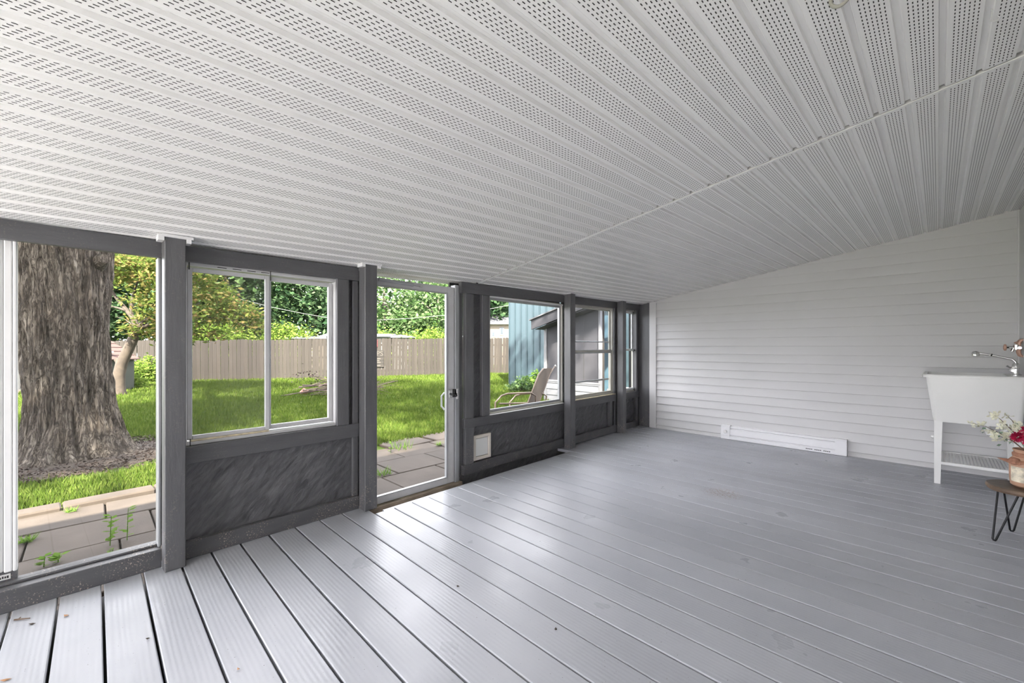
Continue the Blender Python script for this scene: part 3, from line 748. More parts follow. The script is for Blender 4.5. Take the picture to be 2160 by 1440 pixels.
# ---- little hairpin table with flower crock
tb = thing(empty('side_table', (3.208, 3.955, 0)), 'small round wood slab side table with black hairpin legs', 'table')
rt = .142; prof = []
top = MB(); sg = 40; vs = []; 
for zz, f_ in ((.288, .955), (.300, 1.0), (.314, .99), (.318, .97)):
    for k in range(sg):
        a = 2 * math.pi * k / sg; rr = rt * f_ * (1 + .02 * math.sin(3 * a + 1) + .012 * math.sin(7 * a))
        vs.append((rr * math.cos(a), rr * math.sin(a), zz))
fs = [(i * sg + k, i * sg + (k + 1) % sg, (i + 1) * sg + (k + 1) % sg, (i + 1) * sg + k) for i in range(3) for k in range(sg)] + [tuple(range(sg - 1, -1, -1))]
top.add(vs, fs); top.build('slab_edge', M['bark_edge'], tb)
MB().add(vs[3 * sg:], [tuple(range(sg))]).build('table_top', M['walnut'], tb)
for ang in (232, 100, -10):
    a = R(ang); u = Vector((math.cos(a), math.sin(a), 0)); w_ = Vector((-u.y, u.x, 0))
    foot = u * .182 if ang != 100 else u * .13
    p0 = u * .085 + w_ * .048 + Vector((0, 0, .289)); p1 = u * .085 - w_ * .048 + Vector((0, 0, .289))
    b0 = foot + w_ * .008 + Vector((0, 0, .012)); b1 = foot - w_ * .008 + Vector((0, 0, .012))
    MB().tube([p0, b0, foot + w_ * .004 + Vector((0, 0, .0055)), foot - w_ * .004 + Vector((0, 0, .0055)), b1, p1], .005, 8).build('hairpin_leg', M['blackmetal'], tb, True)
pc = Vector((3.243, 3.965, .318))
pot = thing(empty('flower_crock', pc), 'terracotta crock with printed label and rust fabric bow on the side table', 'vase')
MB().lathe([(.060, 0.0005), (.074, .012), (.079, .05), (.080, .13), (.074, .165), (.060, .185), (.056, .20), (.066, .222), (.064, .226), (.052, .218), (.05, .15), (.05, .14)], (0, 0, 0), 32).build('jar', M['terracotta'], pot, True)
mb = MB(); vs = []
for k in range(9):
    a = R(205 + 11 * k); vs += [(.0808 * math.cos(a), .0808 * math.sin(a), .035), (.0812 * math.cos(a), .0812 * math.sin(a), .125)]
mb.add(vs, [(2 * k, 2 * k + 2, 2 * k + 3, 2 * k + 1) for k in range(8)]).build('label', M['label'], pot)
MB().lathe([(.062, .180), (.068, .186), (.068, .200), (.060, .206)], (0, 0, 0), 28).build('ribbon', M['burlap'], pot, True)
bw = MB()
bc = Vector((-.060, -.050, .155))
bw.lathe([(.008, -.02), (.026, -.012), (.030, .004), (.02, .018), (.006, .022)], bc, 12)
for sgn in (-1,):
    bw.add([bc + Vector((-.010, 0, .012)), bc + Vector((-.072, -.002, .010)), bc + Vector((-.010, -.004, -.02)), bc + Vector((-.020, -.016, .0))], [(0, 1, 3), (1, 2, 3), (0, 3, 2), (0, 2, 1)])
bw.add([bc + Vector((.0, -.005, .01)), bc + Vector((.06, -.045, .012)), bc + Vector((.012, -.02, -.02)), bc + Vector((.02, -.032, .0))], [(0, 1, 3), (1, 2, 3), (0, 3, 2), (0, 2, 1)])
bw.build('fabric_bow', M['burlap'], pot)
def blossom(mb, c, r, n=5, g=random):
    ax = Vector((g.uniform(-1, 1), g.uniform(-1, 1), g.uniform(.1, 1))).normalized(); u = ax.orthogonal().normalized(); w_ = ax.cross(u)
    for k in range(n):
        a = 2 * math.pi * k / n + g.uniform(-.2, .2); d = u * math.cos(a) + w_ * math.sin(a); s_ = ax.cross(d)
        mb.add([c, c + d * r * .6 + s_ * r * .38 + ax * r * .12, c + d * r + ax * r * .3, c + d * r * .6 - s_ * r * .38 + ax * r * .12], [(0, 1, 2, 3)])
branches = [((2042, 890), .0, 'white silk blossom sprig reaching furthest left from the crock'), ((2085, 868), -.02, 'white silk blossom sprig leaning up and left'),
            ((2120, 872), .03, 'white silk blossom sprig standing nearly upright'), ((2082, 918), -.04, 'white silk blossom sprig drooping low before the drain trap')]
mouth = pc + Vector((0, 0, .20))
for (uv, off, lab) in branches:
    tip = at_y(uv[0], uv[1], 3.96 + off)
    o = thing(empty('blossom_sprig', mouth), lab, 'flower', 'white blossom sprigs in the crock')
    loc = tip - mouth; pts = [Vector((0, 0, -.10)), Vector((0, 0, 0)), loc * .35 + Vector((0, 0, .035)), loc * .7 + Vector((0, 0, .03)), loc]
    MB().tube(pts, [.0028, .0025, .002, .0016, .001], 6).build('stem', M['twig'], o)
    for k in range(11):
        t = random.uniform(.38, 1.0); p = loc * t + Vector((0, 0, .03 * math.sin(t * 3.1))) + Vector([random.uniform(-.022, .022) for _ in range(3)])
        mb = MB(); blossom(mb, p, random.uniform(.017, .026), 4); mb.build('blossom', M['petal_w'], o)
    for k in range(5):
        p = loc * random.uniform(.35, .8) + Vector([random.uniform(-.02, .02) for _ in range(3)]); mb = MB(); blossom(mb, p, .024, 1); mb.build('leaf', M['leafg'], o)
for (uv, yo, lab) in (((2147, 922), .0, 'crimson silk mum low over the rim of the crock'), ((2166, 908), .02, 'crimson silk mum at the back of the crock'), ((2172, 930), -.03, 'crimson silk mum at the right of the crock')):
    c = at_y(uv[0], uv[1], 3.94 + yo)
    o = thing(empty('silk_mum', c), lab, 'flower', 'crimson mums in the crock')
    mb = MB()
    for k in range(150):
        d = Vector((random.gauss(0, 1), random.gauss(0, 1), random.gauss(.2, 1))).normalized(); s_ = d.orthogonal().normalized() * .0045; r0 = .036 * random.uniform(.8, 1.1)
        mb.add([d * .008, d * r0 * .6 + s_, d * r0, d * r0 * .6 - s_], [(0, 1, 2, 3)])
    f_ = mb.build('petals', M['petal_r'], o); f_['kind'] = 'stuff'
    MB().tube([(0, 0, 0), (mouth - c) * .6, mouth - c + Vector((0, 0, -.08))], .003, 6).build('stem', M['leafg'], o)

# ---- cat flap in the strand board
cf = thing(empty('cat_flap', rz=SKEW), 'cream plastic cat flap set in the strand board beside the door', 'cat flap')
ca, cb, cz0, cz1 = 2.462, 2.684, .112, .342
MB().cbox(-.047, -.026, ca, ca + .03, cz0, cz1).cbox(-.047, -.026, cb - .03, cb, cz0, cz1).cbox(-.047, -.026, ca + .03, cb - .03, cz0, cz0 + .03).cbox(-.047, -.026, ca + .03, cb - .03, cz1 - .03, cz1).build('flap_frame', M['petflap'], cf)
MB().cbox(-.043, -.036, ca + .034, cb - .034, cz0 + .034, cz1 - .034).build('flap', M['plastic'], cf)

# ---- hooks in the ceiling
h1 = at_ceil(1772, -32); z1 = ceil_z(h1.x, h1.y)
mb = MB(); pts = []
for k in range(15):
    a = R(60 + 285 * k / 14); pts.append(h1 + Vector((.024 * math.sin(a) * .9, .0, -.035 + .024 * math.cos(a))))
mb.tube([Vector((h1.x, h1.y, z1 + .004)), Vector((h1.x, h1.y, z1 - .008))] + pts[1:], .0048, 8)
thing(mb.build('ceiling_hook', M['hookgrey'], None, True), 'thick grey painted screw hook in the soffit at the top edge', 'hook')
h2 = at_ceil(2092, 24); z2 = ceil_z(h2.x, h2.y)
mb = MB(); pts = [Vector((h2.x, h2.y, z2 + .006)), Vector((h2.x, h2.y, z2 - .012)), Vector((h2.x - .002, h2.y, z2 - .026)), Vector((h2.x + .003, h2.y, z2 - .036)), Vector((h2.x + .012, h2.y, z2 - .037)), Vector((h2.x + .017, h2.y, z2 - .028)), Vector((h2.x + .012, h2.y, z2 - .022))]
mb.tube(pts, .0018, 8)
thing(mb.build('ceiling_hook', M['alum'], None, True), 'thin pale cup hook in the soffit at upper right', 'hook')

# ---- litter on the boards
def scrap(u, v, L, wd, ang, mat, lab, name='fallen_leaf'):
    p = at_z(u, v, .0022); u_ = Vector((math.cos(ang), math.sin(ang), 0)); w_ = Vector((-u_.y, u_.x, 0))
    mb = MB(); mb.add([u_ * -L / 2 + Vector((0, 0, .003)), w_ * wd * .5, u_ * .1 * L - w_ * wd * .1 + Vector((0, 0, .006)), u_ * L / 2 + Vector((0, 0, .004)), w_ * -wd * .5], [(0, 1, 2), (1, 3, 2), (0, 2, 4), (2, 3, 4)])
    thing(mb.build(name, M[mat], None, loc=p), lab, 'leaf', 'dry leaves on the deck')
scrap(68, 1316, .030, .010, .9, 'bark_s', 'pale dry leaf beside the dark twig at lower left')
scrap(140, 1298, .028, .014, .6, 'deadleaf', 'curled tan leaf on the third board from the left')
scrap(12, 1434, .038, .012, 1.0, 'deadleaf', 'orange dry leaf in the bottom left corner of the floor')
scrap(503, 1411, .018, .009, .2, 'deadleaf', 'small orange leaf on the boards at bottom centre left')
scrap(312, 1347, .020, .007, .8, 'bark_s', 'thin pale leaf fragment below the first post')
scrap(966, 1236, .018, .012, .2, 'bark_s', 'brown leaf crumb on the boards below the door')
scrap(1172, 1327, .018, .012, 2.2, 'bark_s', 'brown leaf crumb in the middle of the floor')
p = at_z(46, 1305, .006)
thing(MB().tube([p + Vector((-.014, -.022, 0)), p, p + Vector((.016, .024, 0))], [.0035, .003, .002], 6).tube([p + Vector((-.006, -.012, 0)), p + Vector((-.014, -.004, .003))], .002, 5).build('twig', M['twig'], None), 'short dark twig on the boards at lower left', 'twig')
# ---- added pale drive, unseen behind the camera, bounces sun into the porch
struct(MB().cbox(-2.0, 14, YN - 9, YN - .12, GZ - .1, GZ + .02).build('bounce_drive', M['concrete'], None), 'added pale concrete drive, unseen behind the camera, bounces light inside', 'bounce_drive')
#--OUTDOORS--

# ================================================================== OUTDOORS
# ---- lawn
n = 90
gx = np.linspace(-70, 2.0, n); gy = np.linspace(-45, 60, n)
def ground(x, y): return GZ - .012 + .10 * max(0., min(1., (y - 6) / 10.)) * max(0, min(1, (-x - 5) / 8.)) + .02 * mnoise.noise(Vector((x * .35, y * .35, 0)))
vs = [(x, y, ground(x, y) if x < -2.45 else GZ - .06) for y in gy for x in gx]
fs = [(j * n + i, j * n + i + 1, (j + 1) * n + i + 1, (j + 1) * n + i) for j in range(n - 1) for i in range(n - 1)]
lawn = struct(MB().add(vs, fs).build('ground', M['lawn'], None, True), 'mown green lawn of the back garden', 'lawn')
# fine grass blades on the nearer lawn
def inlawn(x, y): return (x < -2.47 - .0746 * (y - .44) * .6) if y < 6.2 else (x < -2.8)
NB = 190000
g = np.random.default_rng(3)
rad = 1.7 + 17 * g.uniform(size=NB * 2) ** 1.25
ang = g.uniform(R(-45), R(66), NB * 2)
bx = 2.0 - rad * np.cos(ang) * 1.0 - 2.6; by = rad * np.sin(ang) + .5
ok = bx < -2.50 - .035 * np.clip(by, -3, 6)
tree_c = np.array([-4.70, -.20])
dt = np.hypot(bx - tree_c[0], by - tree_c[1])
ok &= ~((dt < .85 + .25 * g.uniform(size=NB * 2)) | ((bx - -4.2) ** 2 + (by - .05) ** 2 < (.75 + .3 * g.uniform(size=NB * 2)) ** 2))
ok &= ~((by > 9.9) & (bx > -7.6))
bx = bx[ok][:NB]; by = by[ok][:NB]; nb = len(bx)
bz = np.array([ground(x, y) for x, y in zip(bx, by)])
dd = np.hypot(bx - 2.8, by)
hgt = g.uniform(.03, .075, nb) * (1 + dd / 30); wdt = g.uniform(.0022, .0045, nb) * (1 + dd / 4.5)
th = g.uniform(0, 2 * np.pi, nb); lean = g.uniform(0, .7, nb) * hgt; la = g.uniform(0, 2 * np.pi, nb)
base = np.stack([bx, by, bz - .004], 1)
w_ = np.stack([np.cos(th) * wdt, np.sin(th) * wdt, np.zeros(nb)], 1)
tip = base + np.stack([np.cos(la) * lean, np.sin(la) * lean, hgt], 1)
v3 = np.stack([base - w_, base + w_, tip], 1).reshape(-1, 3)
gr = link('grass', np_mesh('grass', v3, np.arange(3 * nb).reshape(-1, 3), M['grass'], 3)); gr['kind'] = 'stuff'; thing(gr, 'short green grass blades of the lawn', 'grass')

# ---- patio
pat = struct(empty('patio'), 'weathered concrete slab patio outside the window wall', 'patio')
MB().box(-2.44, -.14, -4.2, 7.6, GZ - .10, GZ - .030).build('sand_bed', M['dirt'], pat)
def paver(x0, x1, y0, y1, mat='slab', h=0.):
    w2_, l2_ = (x1 - x0) / 2, (y1 - y0) / 2
    o = MB().cbox(-w2_ + .006, w2_ - .006, -l2_ + .006, l2_ - .006, -.045, h, .006).build('paver', M[mat], pat, loc=((x0 + x1) / 2, (y0 + y1) / 2, GZ + random.uniform(-.004, .004)))
    o.rotation_euler = (random.uniform(-.006, .006), random.uniform(-.006, .006), random.uniform(-.008, .008)); return o
rows = [(-2.255, -1.765, 2.72), (-1.765, -1.215, 2.12 + .20), (-1.215, -.66, 2.117), (-.66, -.14, 2.5)]
for (xa_, xb_, off) in rows:
    y = off - .665 * 10
    while y < 7.4:
        if not (xa_ > -.7 and -1.2 < y < .0): paver(xa_, xb_, y, y + .665)
        y += .665
# brick sized pavers by the near sill
for i in range(4):
    y = -1.25 + .05 * (i % 2)
    while y < .0:
        paver(-.66 + .13 * i, -.66 + .13 * i + .13, y, min(y + .21, .05)); y += .21
kb = struct(empty('kerb'), 'low concrete kerb stones between patio and lawn', 'kerb')
y = -3.8
while y < 2.2:
    L = .60; MB().cbox(-.09, .09, -L / 2 + .004, L / 2 - .004, -.08, .035, .012).build('kerb_stone', M['slab'], kb, loc=(-2.345 - .0745 * (y + .3), y + L / 2, GZ)).rotation_euler = (0, 0, .0745 + random.uniform(-.01, .01)); y += L
# irregular extra slabs running out into the grass near the door
for k, (x, y, rz) in enumerate(((-2.48, 3.15, .1), (-2.50, 3.85, .05), (-2.55, 4.55, -.05), (-2.55, 5.25, .0))):
    MB().cbox(-.22, .22, -.32, .32, -.05, .0, .008).build('paver', M['slab'], pat, loc=(x, y, GZ + .003)).rotation_euler = (0, 0, rz)

# ---- weeds
def weed(u, v, h, n, L, lab, kind=0, z=GZ):
    p = at_z(u, v, z + .004); o = thing(empty('weed', p), lab, 'weed', 'weeds between the patio slabs')
    rr = random.Random(int(u * 7 + v))
    if kind == 0:     # upright stem with paired leaves
        MB().tube([(0, 0, -.01), (.004, .003, h * .5), (.0, .006, h)], [.003, .0025, .0015], 5).build('stem', M['weed'], o)
        for k in range(n):
            zz = h * (.15 + .85 * k / (n - 1)); a = rr.uniform(0, 6.3); d = Vector((math.cos(a), math.sin(a), .25)); s_ = Vector((-d.y, d.x, 0)) * L * .38
            c = Vector((0, .004, zz)); MB().add([c, c + d * L * .5 + s_, c + d * L, c + d * L * .5 - s_], [(0, 1, 2, 3)]).build('leaf', M['weed'], o)
    else:             # tuft of blades
        mb = MB()
        for k in range(n):
            a = rr.uniform(0, 6.3); d = Vector((math.cos(a), math.sin(a), 0)); s_ = Vector((-d.y, d.x, 0)) * .005; q = Vector((rr.uniform(-.04, .04), rr.uniform(-.04, .04), 0)) * (h / .06)
            mb.add([q - s_, q + s_, q + d * L + Vector((0, 0, h * rr.uniform(.4, 1)))], [(0, 1, 2)])
        f_ = mb.build('blades', M['weed'], o); f_['kind'] = 'stuff'
weed(232, 1150, .20, 16, .050, 'tall leafy weed in the slab joint, left of the first post')
weed(268, 1138, .22, 12, .050, 'weed with round leaves beside the tall one')
weed(92, 1195, .06, 9, .045, 'low weed at the bottom of the tall left window')
weed(122, 1185, .04, 8, .055, 'broad low weed near the sill of the tall left window')
weed(55, 1142, .05, 60, .05, 'grass tuft at the left edge of the patio', 1)
weed(150, 1078, .05, 40, .04, 'grass tuft against the kerb', 1)
weed(236, 1172, .05, 7, .04, 'tiny weed in the joint under the tall weed')
weed(808, 1000, .10, 50, .06, 'spiky grass tuft on the patio seen through the door', 1)
weed(824, 955, .13, 14, .045, 'bushy weed at the patio edge seen through the door')
weed(848, 945, .18, 40, .07, 'wispy grass tuft behind the bushy weed', 1)
weed(926, 938, .06, 40, .07, 'low weed patch in the slab joint near the door latch', 1)

# ---- big tree
bt = thing(empty('maple_tree', (tree_c[0], tree_c[1], GZ)), 'massive furrowed tree trunk just outside the left window', 'tree')
nu, nv = 220, 260
V = []; 
H_ = 3.4
for j in range(nv):
    z = -.05 + H_ * j / (nv - 1)
    for i in range(nu):
        a = 2 * math.pi * i / nu; ca, sa = math.cos(a), math.sin(a)
        r = .372 + .02 * math.cos(2 * a + .8) - .006 * z
        fl = math.exp(-z / .26)
        r += fl * (.10 + .19 * max(0, math.cos(a - R(55))) ** 3 + .10 * max(0, math.cos(a - R(-25))) ** 4 + .14 * max(0, math.cos(a - R(-110))) ** 4 + .12 * max(0, math.cos(a - R(160))) ** 2)
        if z > 1.6: r += (z - 1.6) * .12 * max(0, math.cos(a - R(-115))) + (z - 1.6) * .04
        q = Vector((ca * 5.5, sa * 5.5, z * 1.15 + .35 * a)); nn = mnoise.noise(q * 1.0 + Vector((mnoise.noise(q * .6), 0, 0)) * 1.2)
        rid = 1 - abs(nn) * 2.2
        q2 = Vector((ca * 13, sa * 13, z * 2.6)); rid2 = 1 - abs(mnoise.noise(q2)) * 2
        q3 = Vector((ca * 9, sa * 9, z * 1.7 + .3 * a)); rid3 = 1 - abs(mnoise.noise(q3 + Vector((mnoise.noise(q * .8) * .9, 0, 0)))) * 2.4
        r += .026 * rid + .014 * rid2 + .022 * rid3 + .05 * mnoise.noise(Vector((ca * 1.2, sa * 1.2, z * .9)))
        lean = -.03 * z
        V.append((ca * r + lean * .2, sa * r + lean, z))
Fc = [(j * nu + i, j * nu + (i + 1) % nu, (j + 1) * nu + (i + 1) % nu, (j + 1) * nu + i) for j in range(nv - 1) for i in range(nu)]
Fc.append(tuple((nv - 1) * nu + k for k in range(nu)))
MB().add(V, Fc).build('trunk', M['bark'], bt, True)
kp = at_x(215, 548, -4.36) - Vector((tree_c[0], tree_c[1], GZ))
MB().tube([kp + Vector((-.18, -.05, -.05)), kp, kp + Vector((.07, .03, .01))], [.10, .075, .055], 14).build('branch_stub', M['bark'], bt, True)
for k, (dx_, dy_, zt, r0) in enumerate(((-2.5, -2.0, 7.5, .22), (-1.5, 2.8, 8.0, .24), (2.0, 1.0, 8.2, .2), (1.2, -2.8, 7.6, .18), (-.3, .3, 9.5, .22))):
    MB().tube([(0, -.1, 3.2), (dx_ * .3, dy_ * .3, 4.6), (dx_ * .7, dy_ * .7, zt * .8), (dx_, dy_, zt)], [r0, r0 * .8, r0 * .5, r0 * .2], 10).build('limb', M['bark_s'], bt, True)
fo = foliage('crown', [(1.2, -.8, 8.4, 4.3, 4.3, 2.4), (2.6, -2.5, 7.0, 3.0, 3.0, 1.7), (4.6, 1.6, 6.9, 3.0, 3.2, 1.5), (3.6, 4.6, 7.0, 3.0, 3.2, 1.5)], 14000, .22, M['leaf_mid'], bt, 5, sig=.35); fo['kind'] = 'stuff'  # unseen crown, its lobes placed to shade lawn and patio
# bark mulch round the roots
g = np.random.default_rng(12); nm = 5200
a = g.uniform(0, 2 * np.pi, nm); rr = .35 + .85 * g.uniform(size=nm) ** .7
mx_ = tree_c[0] + .18 + rr * np.cos(a) * .95; my_ = tree_c[1] + .12 + rr * np.sin(a) * 1.15
cen = np.stack([mx_, my_, GZ + .012 + .03 * g.uniform(size=nm)], 1)
v, f = leaves_np(cen, .045, g, 3.2, .8); mu = link('mulch', np_mesh('mulch', v, f, M['mulch'], 4)); mu['kind'] = 'stuff'; thing(mu, 'dark bark mulch around the big tree roots', 'mulch')
MB().lathe([(1.05, -.03), (.9, .0), (.5, .03)], (0, 0, 0), 40).build('mulch_bed', M['dirt'], mu, loc=(tree_c[0] + .15, tree_c[1] + .1, GZ))

# ---- added tree, unseen off to the left, put there to shade the lawn
st = thing(empty('added_shade_tree', (-.6, -6.4, GZ)), 'added big shade tree, unseen to the left', 'tree')
MB().tube([(0, 0, -.05), (0, 0, 3), (.2, .2, 6)], [.35, .28, .2], 12).build('trunk', M['bark_s'], st, True)
fo = foliage('crown', [(0, 0, 6.8, 3.4, 3.4, 2.4), (-.6, 2.0, 6.0, 2.6, 2.6, 1.8)], 9000, .22, M['leaf_mid'], st, 6, sig=.35); fo['kind'] = 'stuff'

# ---- added tall tree, unseen behind the house; crown placed to shade the patio
yt = thing(empty('added_yard_tree', (11.2, -.5, GZ)), 'added tall tree, unseen behind the house, shades the patio', 'tree')
MB().tube([(0, 0, -.05), (-.2, .1, 4), (-1.6, .6, 7.5), (-3, 1.2, 9)], [.4, .32, .22, .1], 12).build('trunk', M['bark_s'], yt, True)
fo = foliage('crown', [(-3.0, 2.6, 9.2, 3.6, 3.6, 1.9), (-5.6, -1.4, 9.6, 3.4, 3.4, 1.6), (-1.0, -.5, 9.5, 3, 3, 2)], 12000, .22, M['leaf_mid'], yt, 8, sig=.35); fo['kind'] = 'stuff'

# ---- small leaning tree
DS = 12.0
def pd(u, v, dep=DS): return at_dep(u, v, dep)
sb = at_z(258, 833, GZ); s0 = Vector((sb.x, sb.y, GZ))
sm_ = thing(empty('small_tree', s0), 'small leaning tree with reddish green leaves behind the big trunk', 'tree')
def loc_(u, v, dep=DS): return pd(u, v, dep) - s0
MB().tube([loc_(247, 833) + Vector((0, 0, -.6)), loc_(247, 833) + Vector((0, 0, -.05)), loc_(248, 822), loc_(249, 812), loc_(251, 790), loc_(257, 765), loc_(270, 738), loc_(282, 712), loc_(290, 692)], [.24, .23, .18, .16, .14, .135, .13, .12, .115], 14).build('trunk', M['bark_s'], sm_, True)
MB().tube([loc_(257, 768), loc_(250, 762), loc_(246, 757)], [.09, .08, .07], 10).build('branch_stub', M['bark_s'], sm_, True)
for pts, r0 in (([(289, 695), (282, 672), (268, 655), (243, 625), (228, 600)], .085), ([(276, 668), (278, 640), (284, 610), (300, 570)], .06), ([(290, 692), (318, 668), (360, 650), (420, 640)], .075), ([(268, 655), (245, 648), (228, 645)], .035), ([(300, 690), (330, 680), (390, 672), (470, 668), (530, 690)], .055), ([(277, 683), (262, 672), (246, 668)], .02), ([(360, 650), (400, 610), (440, 570)], .05)):
    P_ = [loc_(*q) for q in pts]; P_ = [q + Vector((0, 0, 0)) for q in P_]
    MB().tube(P_, [r0 * (1 - .75 * k / (len(P_) - 1)) for k in range(len(P_))], 8).build('branch', M['bark_s'], sm_, True)
bl = []
for (u, v, ru, rv) in ((262, 575, 45, 35), (320, 600, 45, 60), (300, 545, 60, 30), (318, 690, 34, 26), (245, 560, 30, 40), (420, 600, 50, 40), (440, 640, 55, 40), (490, 665, 45, 28), (530, 690, 28, 18), (425, 705, 40, 22), (380, 560, 60, 40), (340, 650, 40, 40)):
    c_ = loc_(u, v); bl.append((c_.x, c_.y, c_.z, ru / F * DS, ru / F * DS * 1.3, rv / F * DS))
fo = foliage('leaves', bl, 8500, .14, M['leaf_dog'], sm_, 21, clump=16, sig=.13, shell=.2, elong=2.2); fo['kind'] = 'stuff'

# ---- bushes and plants
def bush(name, u, v, rx, rz, n, size, mat, lab, dep=None, seed=1, zc=None, cat='bush'):
    b_ = at_z(u, v, GZ) if dep is None else at_dep(u, v, dep); b_.z = GZ if dep is None else GZ
    o = thing(empty(name, b_), lab, cat)
    MB().tube([(0, 0, -.05), (0, 0, rz * .7)], [.03, .02], 6).build('stem', M['bark_s'], o)
    f_ = foliage('leaves', [(0, 0, rz * .95, rx, rx, rz), (rx * .5, rx * .3, rz * .6, rx * .7, rx * .7, rz * .6), (-rx * .5, -rx * .3, rz * .6, rx * .7, rx * .7, rz * .6)], n, size, M[mat], o, seed, clump=14, sig=size * .9, shell=.4); f_['kind'] = 'stuff'; return o
bush('leafy_bush', 312, 806, .75, .50, 4200, .10, 'leaf_lime', 'bright lime green bush in front of the fence at left', seed=31)
bush('leafy_bush', 283, 818, .35, .22, 900, .09, 'leaf_lime', 'low green clump at the foot of the small tree', seed=32)
bush('leafy_bush', 228, 816, .30, .22, 700, .09, 'leaf_lime', 'low green clump left of the small tree by the shed', seed=33)
bush('leafy_bush', 1100, 826, .30, .22, 700, .08, 'leaf_mid', 'weedy clump at the corner of the blue building', seed=34)
bush('leafy_bush', 1122, 822, .22, .30, 420, .11, 'weed', 'broad leaved weed behind the brown patio chair', seed=35)

# ---- fence
A_ = at_z(265, 806, -.22); B_ = at_z(1070, 787, -.12)
fA = Vector((A_.x, A_.y, 0)); fB = Vector((B_.x, B_.y, 0)); fd = (fB - fA).normalized(); fL = (fB - fA).length
fn = Vector((fd.y, -fd.x, 0))      # towards the porch
fence = thing(empty('fence', fA), 'tall weathered wooden picket fence across the back lawn', 'fence')
fence.rotation_euler.z = math.atan2(fd.y, fd.x)
pick = MB().prism([(-.068, 0), (.068, 0), (.068, 1.0), (.045, 1.018), (-.045, 1.018), (-.068, 1.0)], -.009, .009, 'y').mesh('picket', M['picket'])
t = -14.0; k = 0
while t < fL + 4.5:
    f_ = min(1, max(0, t / fL)); zb = -.36 + .20 * f_ + .03 * random.uniform(-1, 1); top = 1.40 + .20 * f_ + .014 * math.sin(t * 2.1) + random.uniform(-.012, .012)
    o = link('picket', pick, fence, (t, random.uniform(-.005, .005), zb)); o.scale = (1, 1, (top - zb) / 1.018); o.rotation_euler = (0, random.uniform(-.006, .006), 0)
    t += .143; k += 1
for zz in (.05, .65, 1.2): MB().cbox(-14, fL + 4.5, .012, .05, zz, zz + .09).build('rail', M['picket'], fence)
def on_fence(u, off=.03):
    d = ray(u, 731); t_ = (fA - CO).dot(fn) / d.dot(fn); q = CO + d * t_; return q
sg_ = on_fence(797); dep_s = (sg_ - CO).dot(Vector((-math.sin(TH), math.cos(TH), 0)))
zt_, zb_ = CAMH + (731 - 738) / F * dep_s, CAMH + (731 - 774) / F * dep_s
sgn = thing(empty('plank_sign', (sg_.x, sg_.y, zb_)), 'dark plank sign with pale lettering hung on the fence by the door', 'sign')
sgn.rotation_euler.z = math.atan2(fd.y, fd.x)
hh = (zt_ - zb_)
for k in range(5): MB().cbox(-.62, .26, -.055, -.035, hh * k / 5 + .004, hh * (k + 1) / 5 - .004).build('plank', M['signwood'], sgn)
tcu = bpy.data.curves.new('lettering', 'FONT'); tcu.body = 'PS'; tcu.size = .30; tcu.extrude = .004; tcu.align_x = 'RIGHT'
to = bpy.data.objects.new('tmp_text', tcu); COL.objects.link(to)
dg = bpy.context.evaluated_depsgraph_get(); tme = bpy.data.meshes.new_from_object(to.evaluated_get(dg)); bpy.data.objects.remove(to)
tme.materials.clear(); tme.materials.append(M['signtext'])
lt_ = link('lettering', tme, sgn, (.23, -.060, hh - .25)); lt_.rotation_euler = (R(90), 0, 0)
for zz in (.06, .19, .27, .36): MB().box(-.55, .10 + .03 * math.sin(zz * 40), -.061, -.056, zz, zz + .045).build('lettering_line', M['signtext'], sgn)
rp = on_fence(793); dep_r = (rp - CO).dot(Vector((-math.sin(TH), math.cos(TH), 0)))
r0_, r1_ = CAMH + (731 - 731) / F * dep_r, CAMH + (731 - 716) / F * dep_r
q = thing(MB().cbox(-.25, .07, -.05, -.03, 0, r1_ - r0_).build('plaque', M['red'], None), 'small red plaque on the fence above the plank sign', 'plaque'); q.location = (rp.x, rp.y, r0_); q.rotation_euler.z = math.atan2(fd.y, fd.x)

# ---- brush pile
bp = at_z(735, 832, GZ)
br = thing(empty('brush_pile', bp), 'heap of cut branches and sticks on the lawn by the fence', 'brush pile')
rr = random.Random(4)
for k in range(64):
    L = rr.uniform(.6, 1.7); a = math.atan2(fd.y, fd.x) + rr.gauss(0, .38); c_ = Vector((0, 0, 0)) + fd * rr.gauss(0, .42) + fn * rr.gauss(0, .22); zz = .04 + abs(rr.gauss(0, .24)); tl = rr.gauss(.0, .22)
    d = Vector((math.cos(a), math.sin(a), tl)); r0 = rr.uniform(.006, .022)
    p0 = c_ - d * L / 2 + Vector((0, 0, zz)); p1 = c_ + d * L / 2 + Vector((0, 0, zz)); mid = (p0 + p1) / 2 + Vector((rr.gauss(0, .04), rr.gauss(0, .04), rr.gauss(0, .03)))
    for q in (p0, mid, p1): q.z = max(.012, q.z)
    MB().tube([p0, mid, p1], [r0, r0 * .8, r0 * .4], 5).build('stick', M['stick'], br)
f_ = foliage('dead_leaves', [(-.55, -.9, .40, .28, .35, .30), (0, 0, .10, .7, .9, .15), (.3, -.2, .55, .2, .3, .25)], 400, .07, M['mulch'], br, 44, sig=.12); f_['kind'] = 'stuff'
pb = at_z(641, 832, GZ)
thing(MB().tube([Vector((-.08, -.05, .05)), Vector((0, 0, .10)), Vector((.06, .10, .07))], [.05, .09, .04], 8).build('cloth_scrap', M['pinkbag'], None, True, loc=pb), 'pink scrap lying at the left end of the brush pile', 'scrap')

